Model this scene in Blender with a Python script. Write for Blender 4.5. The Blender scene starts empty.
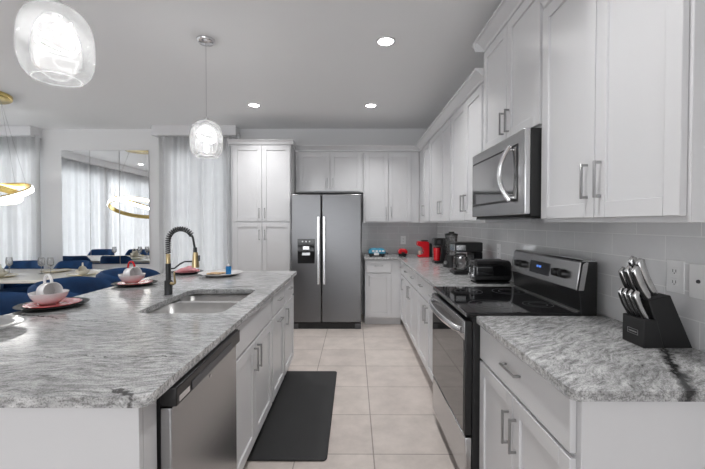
import bpy, bmesh, math, random
from mathutils import Vector, Matrix
PI = math.pi
R = math.radians
random.seed(7)
S = bpy.context.scene
C = S.collection

# ------------------------------------------------------------------ camera, world, light, exposure
PITCH, F_PX = 1.0, 372.0
cam_d = bpy.data.cameras.new('camera'); cam = bpy.data.objects.new('camera', cam_d); C.objects.link(cam)
cam_d.sensor_fit = 'HORIZONTAL'; cam_d.sensor_width = 36.0; cam_d.lens = 36.0 * F_PX / 705.0
cam_d.shift_y = -5.0 / 705.0
cam_d.clip_start = 0.02
cam.location = (0, 0, 1.37); cam.rotation_euler = (R(90 - PITCH), 0, R(0.23))
S.camera = cam
S.view_settings.view_transform = 'Standard'; S.view_settings.look = 'None'
S.view_settings.exposure = 1.02; S.view_settings.gamma = 1.0
S.view_settings.use_curve_mapping = False
try:
    S.cycles.use_denoising = True
    S.cycles.max_bounces = 10; S.cycles.diffuse_bounces = 6; S.cycles.glossy_bounces = 5
    S.cycles.transparent_max_bounces = 16; S.cycles.sample_clamp_indirect = 6.0
    S.cycles.caustics_reflective = False; S.cycles.caustics_refractive = False
except Exception:
    pass
W = bpy.data.worlds.new('daylight'); S.world = W; W.use_nodes = True
bg = W.node_tree.nodes['Background']
bg.inputs['Color'].default_value = (0.86, 0.93, 1.0, 1); bg.inputs['Strength'].default_value = 0.5

def area(name, loc, rot, sx, sy, power, color=(1, 1, 1), spread=180):
    l = bpy.data.lights.new(name, 'AREA'); l.shape = 'RECTANGLE'; l.size = sx; l.size_y = sy
    l.energy = power; l.color = color; l.spread = R(spread)
    o = bpy.data.objects.new(name, l); C.objects.link(o); o.location = loc; o.rotation_euler = rot
    return o
# fill from an added, unseen rear glass door; daylight from the curtained windows
area('rear_fill', (-1.7, -3.76, 1.2), (R(90), 0, 0), 4.5, 2.3, 54, (0.97, 0.98, 1.0))
area('daylight_left', (-6.15, 2.6, 1.30), (0, R(-90), 0), 2.6, 5.2, 150, (0.95, 0.98, 1.0))
area('daylight_back', (-5.08, 5.76, 1.45), (R(-90), 0, 0), 0.75, 2.0, 10, (0.95, 0.98, 1.0))
area('daylight_back', (-2.30, 5.76, 1.45), (R(-90), 0, 0), 0.9, 2.0, 9, (0.95, 0.98, 1.0))
RECESSED_W = 4.1

# ------------------------------------------------------------------ materials
M = {}
def nodes_of(m):
    m.use_nodes = True
    nt = m.node_tree
    return nt, nt.nodes, nt.links
def mat(name, col, rough=0.5, metal=0.0, bump=0.0, bscale=60, var=0.0, vscale=8, coat=0.0, emis=None, estr=0.0, spec=None, trans=0, aniso=None):
    m = bpy.data.materials.new(name); nt, N, L = nodes_of(m)
    b = N['Principled BSDF']
    b.inputs['Base Color'].default_value = (*col, 1); b.inputs['Roughness'].default_value = rough
    b.inputs['Metallic'].default_value = metal
    if coat: b.inputs['Coat Weight'].default_value = coat; b.inputs['Coat Roughness'].default_value = 0.08
    if spec is not None: b.inputs['Specular IOR Level'].default_value = spec
    if emis: b.inputs['Emission Color'].default_value = (*emis, 1); b.inputs['Emission Strength'].default_value = estr
    tc = N.new('ShaderNodeTexCoord')
    vec = tc.outputs['Object']
    if aniso:
        mp = N.new('ShaderNodeMapping'); mp.inputs['Scale'].default_value = aniso
        L.new(vec, mp.inputs['Vector']); vec = mp.outputs['Vector']
    if var:
        n = N.new('ShaderNodeTexNoise'); n.inputs['Scale'].default_value = vscale; n.inputs['Detail'].default_value = 4
        L.new(vec, n.inputs['Vector'])
        r = N.new('ShaderNodeValToRGB')
        r.color_ramp.elements[0].color = (*[max(0, c * (1 - var)) for c in col], 1); r.color_ramp.elements[0].position = 0.3
        r.color_ramp.elements[1].color = (*[min(1, c * (1 + var)) for c in col], 1); r.color_ramp.elements[1].position = 0.7
        L.new(n.outputs['Fac'], r.inputs['Fac']); L.new(r.outputs['Color'], b.inputs['Base Color'])
    if bump:
        n2 = N.new('ShaderNodeTexNoise'); n2.inputs['Scale'].default_value = bscale; n2.inputs['Detail'].default_value = 3
        L.new(vec, n2.inputs['Vector'])
        bp = N.new('ShaderNodeBump'); bp.inputs['Strength'].default_value = bump; bp.inputs['Distance'].default_value = 0.01
        L.new(n2.outputs['Fac'], bp.inputs['Height']); L.new(bp.outputs['Normal'], b.inputs['Normal'])
    M[name] = m
    return m

mat('cabinet_white', (0.665, 0.665, 0.675), 0.30, var=0.015, vscale=3)
mat('ceiling_paint', (0.86, 0.865, 0.87), 0.85, bump=0.05, bscale=120)
mat('wall_paint', (0.78, 0.78, 0.785), 0.75, bump=0.04, bscale=140)
mat('trim_white', (0.76, 0.76, 0.77), 0.4, var=0.01)
mat('nickel', (0.38, 0.38, 0.38), 0.32, 1.0, var=0.03, vscale=40)
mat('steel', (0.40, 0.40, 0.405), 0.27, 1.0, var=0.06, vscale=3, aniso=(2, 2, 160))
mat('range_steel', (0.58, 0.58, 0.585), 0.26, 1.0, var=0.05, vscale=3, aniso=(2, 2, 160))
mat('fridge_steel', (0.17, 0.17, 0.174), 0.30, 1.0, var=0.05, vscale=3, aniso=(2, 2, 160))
mat('steel_bright', (0.72, 0.72, 0.73), 0.22, 1.0, var=0.03, vscale=30)
mat('sink_steel', (0.46, 0.455, 0.45), 0.36, 1.0, var=0.05, vscale=20)
mat('divider_steel', (0.85, 0.85, 0.85), 0.45, 1.0, var=0.03)
mat('black_gloss', (0.008, 0.008, 0.009), 0.05, var=0.1)
mat('black_plastic', (0.008, 0.008, 0.0085), 0.3, var=0.15, vscale=30)
mat('black_matte', (0.009, 0.009, 0.0095), 0.55, var=0.12, vscale=30)
mat('dark_grey', (0.07, 0.07, 0.075), 0.4, var=0.1)
mat('mat_rubber', (0.017, 0.017, 0.018), 0.65, bump=0.25, bscale=180, var=0.1)
mat('faucet_black', (0.02, 0.021, 0.022), 0.38, var=0.1)
mat('brass', (0.55, 0.43, 0.24), 0.28, 1.0, var=0.05)
mat('gold', (0.75, 0.58, 0.22), 0.25, 1.0, var=0.05)
mat('velvet_blue', (0.001, 0.042, 0.145), 0.75, bump=0.15, bscale=90, var=0.35, vscale=7)
M['velvet_blue'].node_tree.nodes['Principled BSDF'].inputs['Sheen Weight'].default_value = 0.08
M['velvet_blue'].node_tree.nodes['Principled BSDF'].inputs['Sheen Tint'].default_value = (0.05, 0.2, 0.5, 1)
mat('porcelain', (0.82, 0.80, 0.80), 0.15, var=0.01)
mat('cream_china', (0.80, 0.76, 0.66), 0.2, var=0.02)
mat('red_china', (0.55, 0.09, 0.09), 0.15, var=0.35, vscale=18)
mat('red_gloss', (0.62, 0.012, 0.02), 0.16, var=0.05)
mat('pink_cloth', (0.75, 0.33, 0.36), 0.6, var=0.2, vscale=25)
mat('plate_black', (0.01, 0.01, 0.01), 0.4, var=0.1, spec=0.1)
mat('teal_plastic', (0.03, 0.29, 0.45), 0.3, var=0.15, vscale=25)
mat('blue_label', (0.0, 0.16, 0.42), 0.35, var=0.1, vscale=40)
mat('biscuit', (0.62, 0.43, 0.25), 0.8, bump=0.3, bscale=80, var=0.2, vscale=30)
mat('outlet_white', (0.90, 0.90, 0.90), 0.35, var=0.01)
mat('table_white', (0.78, 0.75, 0.68), 0.25, var=0.02)
mat('lamp_glow', (1, 1, 1), 0.5, emis=(1, 0.98, 0.95), estr=14)
mat('led_glow', (1, 1, 1), 0.5, emis=(1, 0.99, 0.98), estr=3)
mat('ring_glow', (1, 1, 1), 0.5, emis=(1, 0.98, 0.96), estr=4.5)
mat('display_blue', (0.0, 0.02, 0.1), 0.3, emis=(0.12, 0.3, 1.0), estr=0.5)
mat('display_panel', (0.035, 0.036, 0.042), 0.15, var=0.1)
mat('oven_window', (0.015, 0.015, 0.016), 0.04, spec=0.9)
M['oven_window'].node_tree.nodes['Principled BSDF'].inputs['IOR'].default_value = 2.2
mat('microwave_window', (0.05, 0.05, 0.051), 0.05, spec=0.9)
M['microwave_window'].node_tree.nodes['Principled BSDF'].inputs['IOR'].default_value = 3.4
mat('mirror', (0.86, 0.87, 0.88), 0.01, 1.0)
mat('steel_black', (0.02, 0.02, 0.02), 0.25, 0.6, var=0.1)
mat('knife_steel', (0.55, 0.55, 0.55), 0.2, 1.0, var=0.1, vscale=40)
mat('grout_edge', (0.5, 0.5, 0.5), 0.7)

def clear_glass(name, frost=0.0, tint=(1, 1, 1)):
    m = bpy.data.materials.new(name); nt, N, L = nodes_of(m)
    N.remove(N['Principled BSDF']); out = N['Material Output']
    tr = N.new('ShaderNodeBsdfTransparent'); tr.inputs['Color'].default_value = (*tint, 1)
    gl = N.new('ShaderNodeBsdfGlossy'); gl.inputs['Roughness'].default_value = 0.03
    fr = N.new('ShaderNodeFresnel'); fr.inputs['IOR'].default_value = 1.5
    mx = N.new('ShaderNodeMixShader')
    L.new(fr.outputs['Fac'], mx.inputs['Fac']); L.new(tr.outputs[0], mx.inputs[1]); L.new(gl.outputs[0], mx.inputs[2])
    last = mx.outputs[0]
    if frost:
        df = N.new('ShaderNodeBsdfDiffuse'); df.inputs['Color'].default_value = (0.95, 0.95, 0.95, 1)
        tl = N.new('ShaderNodeBsdfTranslucent'); tl.inputs['Color'].default_value = (0.95, 0.95, 0.95, 1)
        ad = N.new('ShaderNodeMixShader'); ad.inputs['Fac'].default_value = 0.6
        L.new(df.outputs[0], ad.inputs[1]); L.new(tl.outputs[0], ad.inputs[2])
        m2 = N.new('ShaderNodeMixShader'); m2.inputs['Fac'].default_value = frost
        L.new(last, m2.inputs[1]); L.new(ad.outputs[0], m2.inputs[2]); last = m2.outputs[0]
    L.new(last, out.inputs['Surface'])
    M[name] = m
clear_glass('glass_clear')
clear_glass('globe_glass', 0.075)
clear_glass('stem_glass', 0.22)
clear_glass('plate_glass', 0.30)
clear_glass('jug_glass', 0.06, (0.8, 0.8, 0.8))

def sheer(name, col, opaque):
    m = bpy.data.materials.new(name); nt, N, L = nodes_of(m)
    N.remove(N['Principled BSDF']); out = N['Material Output']
    df = N.new('ShaderNodeBsdfDiffuse'); df.inputs['Color'].default_value = (*col, 1)
    tl = N.new('ShaderNodeBsdfTranslucent'); tl.inputs['Color'].default_value = (*col, 1)
    a = N.new('ShaderNodeMixShader'); a.inputs['Fac'].default_value = 0.45
    L.new(df.outputs[0], a.inputs[1]); L.new(tl.outputs[0], a.inputs[2])
    tr = N.new('ShaderNodeBsdfTransparent')
    tc = N.new('ShaderNodeTexCoord'); wv = N.new('ShaderNodeTexNoise'); wv.inputs['Scale'].default_value = 6
    L.new(tc.outputs['Object'], wv.inputs['Vector'])
    mr = N.new('ShaderNodeMapRange'); mr.inputs['To Min'].default_value = opaque - 0.06; mr.inputs['To Max'].default_value = opaque + 0.06
    L.new(wv.outputs['Fac'], mr.inputs['Value'])
    b = N.new('ShaderNodeMixShader'); L.new(mr.outputs[0], b.inputs['Fac'])
    L.new(tr.outputs[0], b.inputs[1]); L.new(a.outputs[0], b.inputs[2]); L.new(b.outputs[0], out.inputs['Surface'])
    M[name] = m
sheer('sheer_curtain', (0.88, 0.885, 0.89), 0.94)

def tile_material(name, axes, pitch_u, pitch_v, off_u, off_v, colA, colB, grout, grout_w, rough, bond=0.0, cloud=0.12, bump=0.4, wide_after=None):
    """axes: which object coordinates run along and across the courses."""
    m = bpy.data.materials.new(name); nt, N, L = nodes_of(m); b = N['Principled BSDF']
    tc = N.new('ShaderNodeTexCoord'); sp = N.new('ShaderNodeSeparateXYZ'); L.new(tc.outputs['Object'], sp.inputs[0])
    cb = N.new('ShaderNodeCombineXYZ'); L.new(sp.outputs[axes[1]], cb.inputs[1])
    if wide_after is None: L.new(sp.outputs[axes[0]], cb.inputs[0])
    else:      # the last column of tiles along this side is laid wider
        ma = N.new('ShaderNodeMath'); ma.operation = 'MULTIPLY_ADD'; L.new(sp.outputs[axes[0]], ma.inputs[0]); ma.inputs[1].default_value = 0.75; ma.inputs[2].default_value = wide_after * 0.25
        mi = N.new('ShaderNodeMath'); mi.operation = 'MINIMUM'; L.new(sp.outputs[axes[0]], mi.inputs[0]); L.new(ma.outputs[0], mi.inputs[1]); L.new(mi.outputs[0], cb.inputs[0])
    mp = N.new('ShaderNodeMapping'); mp.inputs['Location'].default_value = (-off_u, -off_v, 0)
    L.new(cb.outputs[0], mp.inputs['Vector'])
    br = N.new('ShaderNodeTexBrick'); br.offset = bond; br.squash = 1.0
    br.inputs['Scale'].default_value = 1.0; br.inputs['Brick Width'].default_value = pitch_u; br.inputs['Row Height'].default_value = pitch_v
    br.inputs['Mortar Size'].default_value = grout_w; br.inputs['Mortar Smooth'].default_value = 0.1; br.inputs['Bias'].default_value = 0.0
    br.inputs['Color1'].default_value = (*colA, 1); br.inputs['Color2'].default_value = (*colB, 1); br.inputs['Mortar'].default_value = (*grout, 1)
    L.new(mp.outputs[0], br.inputs['Vector'])
    n = N.new('ShaderNodeTexNoise'); n.inputs['Scale'].default_value = 5; n.inputs['Detail'].default_value = 6; n.inputs['Roughness'].default_value = 0.65
    L.new(tc.outputs['Object'], n.inputs['Vector'])
    mr = N.new('ShaderNodeMapRange'); mr.inputs['From Min'].default_value = 0.3; mr.inputs['From Max'].default_value = 0.7
    mr.inputs['To Min'].default_value = 1 - cloud; mr.inputs['To Max'].default_value = 1 + cloud
    L.new(n.outputs['Fac'], mr.inputs['Value'])
    mu = N.new('ShaderNodeVectorMath'); mu.operation = 'SCALE'
    L.new(br.outputs['Color'], mu.inputs[0]); L.new(mr.outputs[0], mu.inputs['Scale']); L.new(mu.outputs[0], b.inputs['Base Color'])
    rr = N.new('ShaderNodeMapRange'); rr.inputs['To Min'].default_value = rough; rr.inputs['To Max'].default_value = 0.8
    L.new(br.outputs['Fac'], rr.inputs['Value']); L.new(rr.outputs[0], b.inputs['Roughness'])
    bp = N.new('ShaderNodeBump'); bp.invert = True; bp.inputs['Strength'].default_value = bump; bp.inputs['Distance'].default_value = 0.003
    L.new(br.outputs['Fac'], bp.inputs['Height']); L.new(bp.outputs[0], b.inputs['Normal'])
    M[name] = m
tile_material('floor_tile', (0, 1), 0.457, 0.4535, 0.115, 2.182 - 10 * 0.4535, (0.55, 0.49, 0.455), (0.585, 0.525, 0.485), (0.31, 0.275, 0.25), 0.0035, 0.28, 0.0, 0.15, 0.3, 0.115)
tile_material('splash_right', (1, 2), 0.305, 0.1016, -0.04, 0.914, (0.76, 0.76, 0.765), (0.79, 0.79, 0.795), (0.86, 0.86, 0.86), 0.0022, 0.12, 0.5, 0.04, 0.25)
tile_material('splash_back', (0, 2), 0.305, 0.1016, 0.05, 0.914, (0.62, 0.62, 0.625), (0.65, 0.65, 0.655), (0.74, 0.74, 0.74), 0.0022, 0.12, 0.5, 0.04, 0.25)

def granite(name, ang, veins, seed=0.0):
    m = bpy.data.materials.new(name); nt, N, L = nodes_of(m); b = N['Principled BSDF']
    tc = N.new('ShaderNodeTexCoord'); V = tc.outputs['Object']
    def noise(vec, sc, det=4, ro=0.55, dist=0.0):
        n = N.new('ShaderNodeTexNoise'); n.inputs['Scale'].default_value = sc; n.inputs['Detail'].default_value = det
        n.inputs['Roughness'].default_value = ro; n.inputs['Distortion'].default_value = dist
        L.new(vec, n.inputs['Vector']); return n
    def math_(op, a, bb=None, clamp=False):
        x = N.new('ShaderNodeMath'); x.operation = op; x.use_clamp = clamp
        for i, v in enumerate((a, bb)):
            if v is None: continue
            if isinstance(v, (int, float)): x.inputs[i].default_value = v
            else: L.new(v, x.inputs[i])
        return x.outputs[0]
    def ramp(fac, stops):
        r = N.new('ShaderNodeValToRGB'); e = r.color_ramp.elements
        while len(e) < len(stops): e.new(0.5)
        for el, (p, c) in zip(e, stops): el.position = p; el.color = (c, c, c, 1)
        L.new(fac, r.inputs['Fac']); return r.outputs['Color']
    mp = N.new('ShaderNodeMapping'); mp.inputs['Rotation'].default_value = (0, 0, R(ang)); mp.inputs['Location'].default_value = (seed, seed * .7, 0)
    L.new(V, mp.inputs['Vector'])
    w = noise(mp.outputs[0], 1.9, 3)
    wa = N.new('ShaderNodeVectorMath'); wa.operation = 'MULTIPLY_ADD'
    L.new(w.outputs['Color'], wa.inputs[0]); wa.inputs[1].default_value = (0.22, 0.22, 0.15); L.new(mp.outputs[0], wa.inputs[2])
    st = N.new('ShaderNodeMapping'); st.inputs['Scale'].default_value = (7.0, 48.0, 48.0); L.new(wa.outputs[0], st.inputs['Vector'])
    s1 = noise(st.outputs[0], 1.0, 8, 0.72)
    st2 = N.new('ShaderNodeMapping'); st2.inputs['Scale'].default_value = (22, 75, 60); L.new(wa.outputs[0], st2.inputs['Vector'])
    s2 = noise(st2.outputs[0], 1.0, 5, 0.7)
    sp = noise(V, 210, 2, 0.6)
    big = noise(wa.outputs[0], 2.6, 4, 0.6)
    a = ramp(s1.outputs['Fac'], [(0.30, 0.19), (0.42, 0.40), (0.53, 0.54), (0.66, 0.66)])
    c = ramp(s2.outputs['Fac'], [(0.32, 0.38), (0.47, 0.85), (0.60, 1.12)])
    d = ramp(sp.outputs['Fac'], [(0.34, 0.55), (0.5, 1.0), (0.66, 1.12)])
    g = ramp(big.outputs['Fac'], [(0.32, 0.78), (0.52, 1.0), (0.68, 1.12)])
    def mulc(x, y):
        q = N.new('ShaderNodeVectorMath'); q.operation = 'MULTIPLY'; L.new(x, q.inputs[0]); L.new(y, q.inputs[1]); return q.outputs[0]
    col = mulc(mulc(mulc(a, c), d), g)
    sep = N.new('ShaderNodeSeparateXYZ'); L.new(V, sep.inputs[0])
    vn = noise(V, 9, 5, 0.65); vn2 = noise(V, 45, 3, 0.6)
    total = None
    for (x0, y0, x1, y1, wd) in veins:
        dx, dy = x1 - x0, y1 - y0; ln = math.hypot(dx, dy); dx /= ln; dy /= ln
        px = math_('SUBTRACT', sep.outputs[0], x0); py = math_('SUBTRACT', sep.outputs[1], y0)
        t = math_('ADD', math_('MULTIPLY', px, dx), math_('MULTIPLY', py, dy))
        s = math_('SUBTRACT', math_('MULTIPLY', px, dy), math_('MULTIPLY', py, dx))
        s = math_('ADD', s, math_('MULTIPLY', math_('SUBTRACT', vn.outputs['Fac'], 0.5), 0.10))
        s = math_('ADD', s, math_('MULTIPLY', math_('SUBTRACT', vn2.outputs['Fac'], 0.5), 0.030))
        dd = math_('ABSOLUTE', s)
        wv = math_('MULTIPLY', vn.outputs['Fac'], 1.7 * wd)
        k = math_('DIVIDE', dd, wv)
        tp = math_('MULTIPLY', math_('MINIMUM', t, math_('SUBTRACT', ln, t)), 14.0, True)
        k = math_('SUBTRACT', math_('MULTIPLY', tp, 1.25), k, True)
        total = k if total is None else math_('MAXIMUM', total, k)
    if total is not None:
        inv = math_('SUBTRACT', 1.0, math_('MULTIPLY', total, 0.93))
        q = N.new('ShaderNodeVectorMath'); q.operation = 'SCALE'; L.new(col, q.inputs[0]); L.new(inv, q.inputs['Scale']); col = q.outputs[0]
    L.new(col, b.inputs['Base Color'])
    b.inputs['Roughness'].default_value = 0.15
    M[name] = m
granite('granite_island', -4, [(-1.35, 1.27, -0.54, 1.255, 0.004), (-0.70, 1.03, -0.55, 0.93, 0.010), (-1.0, 2.62, -0.62, 2.68, 0.012), (-1.9, 1.9, -1.0, 1.66, 0.005), (-0.75, 2.95, -0.5, 3.3, 0.008)], 0.0)
granite('granite_right', -38, [(1.15, 1.39, 0.862, 0.94, 0.021), (1.27, 1.33, 1.10, 0.98, 0.010)], 3.3)
granite('granite_far', -30, [(0.6, 4.2, 1.2, 4.6, 0.012), (0.62, 3.3, 1.0, 3.5, 0.008)], 6.1)

# ------------------------------------------------------------------ mesh builder
class MB:
    def __init__(s, T=None): s.v = []; s.f = []; s.T = T
    def add(s, vs, fs):
        o = len(s.v)
        s.v += [tuple(s.T(*p)) if s.T else tuple(p) for p in vs]
        s.f += [tuple(i + o for i in f) for f in fs]; return s
    def box(s, x0, x1, y0, y1, z0, z1):
        return s.add([(x0, y0, z0), (x1, y0, z0), (x1, y1, z0), (x0, y1, z0), (x0, y0, z1), (x1, y0, z1), (x1, y1, z1), (x0, y1, z1)],
                     [(0, 3, 2, 1), (4, 5, 6, 7), (0, 1, 5, 4), (1, 2, 6, 5), (2, 3, 7, 6), (3, 0, 4, 7)])
    def prism(s, poly, fn, a, b):
        """poly: 2-D points, fn(u, v, w) -> point, swept from w=a to w=b"""
        n = len(poly)
        vs = [fn(u, v, a) for u, v in poly] + [fn(u, v, b) for u, v in poly]
        fs = [tuple(range(n))[::-1], tuple(range(n, 2 * n))] + [(i, (i + 1) % n, n + (i + 1) % n, n + i) for i in range(n)]
        return s.add(vs, fs)
    def lathe(s, prof, c=(0, 0, 0), n=32, axis=None):
        """prof: (radius, height) pairs; axis: Matrix 3x3 turning z into the axis"""
        c = Vector(c); vs = []; fs = []; rings = []
        for r, h in prof:
            if r < 1e-6:
                p = Vector((0, 0, h)); p = axis @ p if axis else p
                rings.append([len(vs)]); vs.append(c + p)
            else:
                ring = []
                for k in range(n):
                    a = 2 * PI * k / n; p = Vector((r * math.cos(a), r * math.sin(a), h)); p = axis @ p if axis else p
                    ring.append(len(vs)); vs.append(c + p)
                rings.append(ring)
        for A, B in zip(rings, rings[1:]):
            for k in range(n):
                k2 = (k + 1) % n
                if len(A) == 1 and len(B) == 1: continue
                if len(A) == 1: fs.append((A[0], B[k2], B[k]))
                elif len(B) == 1: fs.append((A[k], A[k2], B[0]))
                else: fs.append((A[k], A[k2], B[k2], B[k]))
        return s.add(vs, fs)
    def cyl(s, p0, p1, r0, r1=None, n=20):
        p0, p1 = Vector(p0), Vector(p1); r1 = r0 if r1 is None else r1
        d = p1 - p0; q = d.to_track_quat('Z', 'Y').to_matrix()
        return s.lathe([(0, 0), (r0, 0), (r1, d.length), (0, d.length)], p0, n, q)
    def tube(s, pts, r, n=10, closed=False, radii=None, flat=None):
        pts = [Vector(p) for p in pts]; m = len(pts); vs = []; fs = []
        up = None
        for i, p in enumerate(pts):
            if closed: t = pts[(i + 1) % m] - pts[i - 1]
            else: t = pts[min(i + 1, m - 1)] - pts[max(i - 1, 0)]
            t.normalize()
            if up is None:
                up = Vector((0, 0, 1)) if abs(t.z) < 0.9 else Vector((1, 0, 0))
            up = (up - t * up.dot(t)).normalized(); sd = t.cross(up)
            rr = radii[i] if radii else r
            for k in range(n):
                a = 2 * PI * k / n
                fu, fs_ = (flat if flat else (1, 1))
                vs.append(p + up * (rr * fu * math.cos(a)) + sd * (rr * fs_ * math.sin(a)))
        rng = m if closed else m - 1
        for i in range(rng):
            j = (i + 1) % m
            for k in range(n):
                k2 = (k + 1) % n
                fs.append((i * n + k, i * n + k2, j * n + k2, j * n + k))
        if not closed: fs += [tuple(range(n))[::-1], tuple(range((m - 1) * n, m * n))]
        return s.add(vs, fs)
    def build(s, name, material, parent=None, bevel=0.0, segs=2, smooth=False, subsurf=0, solid=0.0):
        root = parent
        while root is not None and root.parent is not None: root = root.parent
        off = Vector(root.location) if root is not None else Vector((0, 0, 0))
        me = bpy.data.meshes.new(name)
        me.from_pydata([tuple(Vector(p) - off) for p in s.v], [], s.f)
        bm = bmesh.new(); bm.from_mesh(me); bmesh.ops.recalc_face_normals(bm, faces=bm.faces); bm.to_mesh(me); bm.free()
        me.materials.append(M[material])
        if smooth:
            for p in me.polygons: p.use_smooth = True
        o = bpy.data.objects.new(name, me); C.objects.link(o)
        if parent is not None: o.parent = parent
        if solid:
            q = o.modifiers.new('thick', 'SOLIDIFY'); q.thickness = solid; q.offset = 0
        if bevel:
            q = o.modifiers.new('bevel', 'BEVEL'); q.width = bevel; q.segments = segs; q.limit_method = 'ANGLE'; q.angle_limit = R(40)
            q.harden_normals = False
        if subsurf:
            q = o.modifiers.new('smooth', 'SUBSURF'); q.levels = subsurf; q.render_levels = subsurf
        if smooth or bevel:
            try: me.shade_smooth() if hasattr(me, 'shade_smooth') else None
            except Exception: pass
            if not smooth: me.set_sharp_from_angle(angle=R(35))
            elif not subsurf: me.set_sharp_from_angle(angle=R(50))
        return o

def tag(o, label, cat, group=None, kind=None):
    o['label'] = label; o['category'] = cat
    if group: o['group'] = group
    if kind: o['kind'] = kind
    return o
def thing(name, label, cat, loc=(0, 0, 0), group=None):
    o = bpy.data.objects.new(name, None); C.objects.link(o); o.location = loc; o.empty_display_size = 0.1
    return tag(o, label, cat, group)
def struct(name, mb, material, **k):
    o = mb.build(name, material, **k); o['kind'] = 'structure'; return o
def dup(root, loc, rotz, label, group=None):
    r = root.copy(); C.objects.link(r); r.location = loc; r.rotation_euler = (0, 0, rotz); r['label'] = label
    if group: r['group'] = group
    for ch in list(root.children):
        c = ch.copy(); C.objects.link(c); c.parent = r
        for g in list(ch.children):
            d = g.copy(); C.objects.link(d); d.parent = c
    return r
def face(side, plane):
    """(across, up, out) -> point, on a cabinet face"""
    if side == '-X': return lambda u, v, w: (plane - w, u, v)
    if side == '+X': return lambda u, v, w: (plane + w, u, v)
    return lambda u, v, w: (u, plane - w, v)

# ------------------------------------------------------------------ room
RX, LX, BY, FY, CZ = 1.25, -5.80, 5.57, -3.60, 2.775
CT, CB = 0.914, 0.884
struct('floor', MB().box(LX - .1, RX + .1, FY - .1, BY + .1, -0.08, 0), 'floor_tile')
struct('ceiling', MB().box(LX - .1, RX + .1, FY - .1, BY + .1, CZ, CZ + 0.1), 'ceiling_paint')
struct('wall_right', MB().box(RX, RX + .1, FY - .1, BY + .1, 0, CZ), 'wall_paint')
def wall_with_holes(name, axis, pos0, pos1, a0, a1, holes):
    """holes: (a_start, a_end, z0, z1) sorted along the wall"""
    b = MB()
    def bx(s, e, z0, z1):
        if axis == 'Y': b.box(s, e, pos0, pos1, z0, z1)
        else: b.box(pos0, pos1, s, e, z0, z1)
    cur = a0
    for h0, h1, z0, z1 in holes:
        bx(cur, h0, 0, CZ)
        if z0 > 0: bx(h0, h1, 0, z0)
        bx(h0, h1, z1, CZ); cur = h1
    bx(cur, a1, 0, CZ)
    return struct(name, b, 'wall_paint')
wall_with_holes('wall_back', 'Y', BY, BY + .1, LX, RX, [(-5.45, -4.70, 0.45, 2.45), (-2.75, -1.85, 0.45, 2.45)])
wall_with_holes('wall_left', 'X', LX - .1, LX, FY - .1, BY + .1, [(0.15, 2.55, 0.05, 2.5), (2.62, 5.1, 0.05, 2.5)])
wall_with_holes('wall_rear', 'Y', FY - .1, FY, LX, RX, [(-4.0, 0.6, 0.0, 2.35)])
def window(n, axis, pos, s, e, z0, z1):
    fr = MB(); w = 0.05
    def bx(b, a0, a1, q0, q1, d0, d1):
        if axis == 'Y': b.box(a0, a1, pos + d0, pos + d1, q0, q1)
        else: b.box(pos + d0, pos + d1, a0, a1, q0, q1)
    bx(fr, s, e, z0, z0 + w, .02, .07); bx(fr, s, e, z1 - w, z1, .02, .07)
    bx(fr, s, s + w, z0 + w, z1 - w, .02, .07); bx(fr, e - w, e, z0 + w, z1 - w, .02, .07)
    m_ = (s + e) / 2; bx(fr, m_ - .02, m_ + .02, z0 + w, z1 - w, .03, .06)
    o = struct('window_%d' % n, fr, 'trim_white')
    g = MB(); bx(g, s + w, m_ - .02, z0 + w, z1 - w, .043, .047); bx(g, m_ + .02, e - w, z0 + w, z1 - w, .043, .047)
    g.build('pane', 'glass_clear', o)
window(1, 'Y', BY, -5.45, -4.70, 0.45, 2.45)
window(2, 'Y', BY, -2.75, -1.85, 0.45, 2.45)
window(3, 'X', LX - .1, 0.15, 2.55, 0.05, 2.5)
window(4, 'X', LX - .1, 2.62, 5.1, 0.05, 2.5)
window(5, 'Y', FY - .1, -4.0, 0.6, 0.0, 2.35)  # unseen rear door opening, added to let fill light in
# baseboards
struct('baseboard_back', MB().box(LX, -1.64, BY - .015, BY, 0, 0.13), 'trim_white', bevel=0.004)
struct('baseboard_left', MB().box(LX, LX + .015, FY, BY - .02, 0, 0.13), 'trim_white', bevel=0.004)
# curtain cornices (boxed valances at the ceiling)
def cornice(name, x0, x1, y0, y1, label):
    o = struct(name, MB().box(x0, x1, y0, y1, 2.635, CZ - .001), 'trim_white', bevel=0.004)
cornice('trim_1', LX + .01, -4.66, 5.36, BY - .002, '')
cornice('trim_2', -2.92, -1.70, 5.36, BY - .002, '')
cornice('trim_3', LX + .002, LX + .20, -0.3, 5.35, '')
# backsplash
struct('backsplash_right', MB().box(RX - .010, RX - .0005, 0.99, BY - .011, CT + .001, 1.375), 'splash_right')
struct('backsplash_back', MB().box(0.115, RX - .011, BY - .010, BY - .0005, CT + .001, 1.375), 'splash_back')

# ------------------------------------------------------------------ curtains
def curtain(name, axis, s, e, pos, label, group, z0=0.02, z1=2.66, amp=0.035, waves=9, seed=1, matname='sheer_curtain'):
    rnd = random.Random(seed); n = int(waves * 14); vs = []; fs = []
    ph = [rnd.uniform(0, 6) for _ in range(4)]
    rows = 6
    for j in range(rows + 1):
        t = j / rows; z = z0 + (z1 - z0) * t
        for i in range(n + 1):
            u = i / n; a = s + (e - s) * u
            k = 2 * PI * waves * u
            d = amp * (0.65 * math.sin(k + 0.9 * math.sin(k * .31 + ph[0])) + 0.35 * math.sin(k * 1.63 + ph[1] + .4 * (1 - t))) * (0.75 + 0.25 * (1 - t))
            vs.append((a, pos + d, z) if axis == 'Y' else (pos + d, a, z))
    for j in range(rows):
        for i in range(n):
            q = j * (n + 1) + i; fs.append((q, q + 1, q + n + 2, q + n + 1))
    o = MB().add(vs, fs).build(name, matname, smooth=True, solid=0.002)
    return tag(o, label, 'curtain', group)
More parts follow.
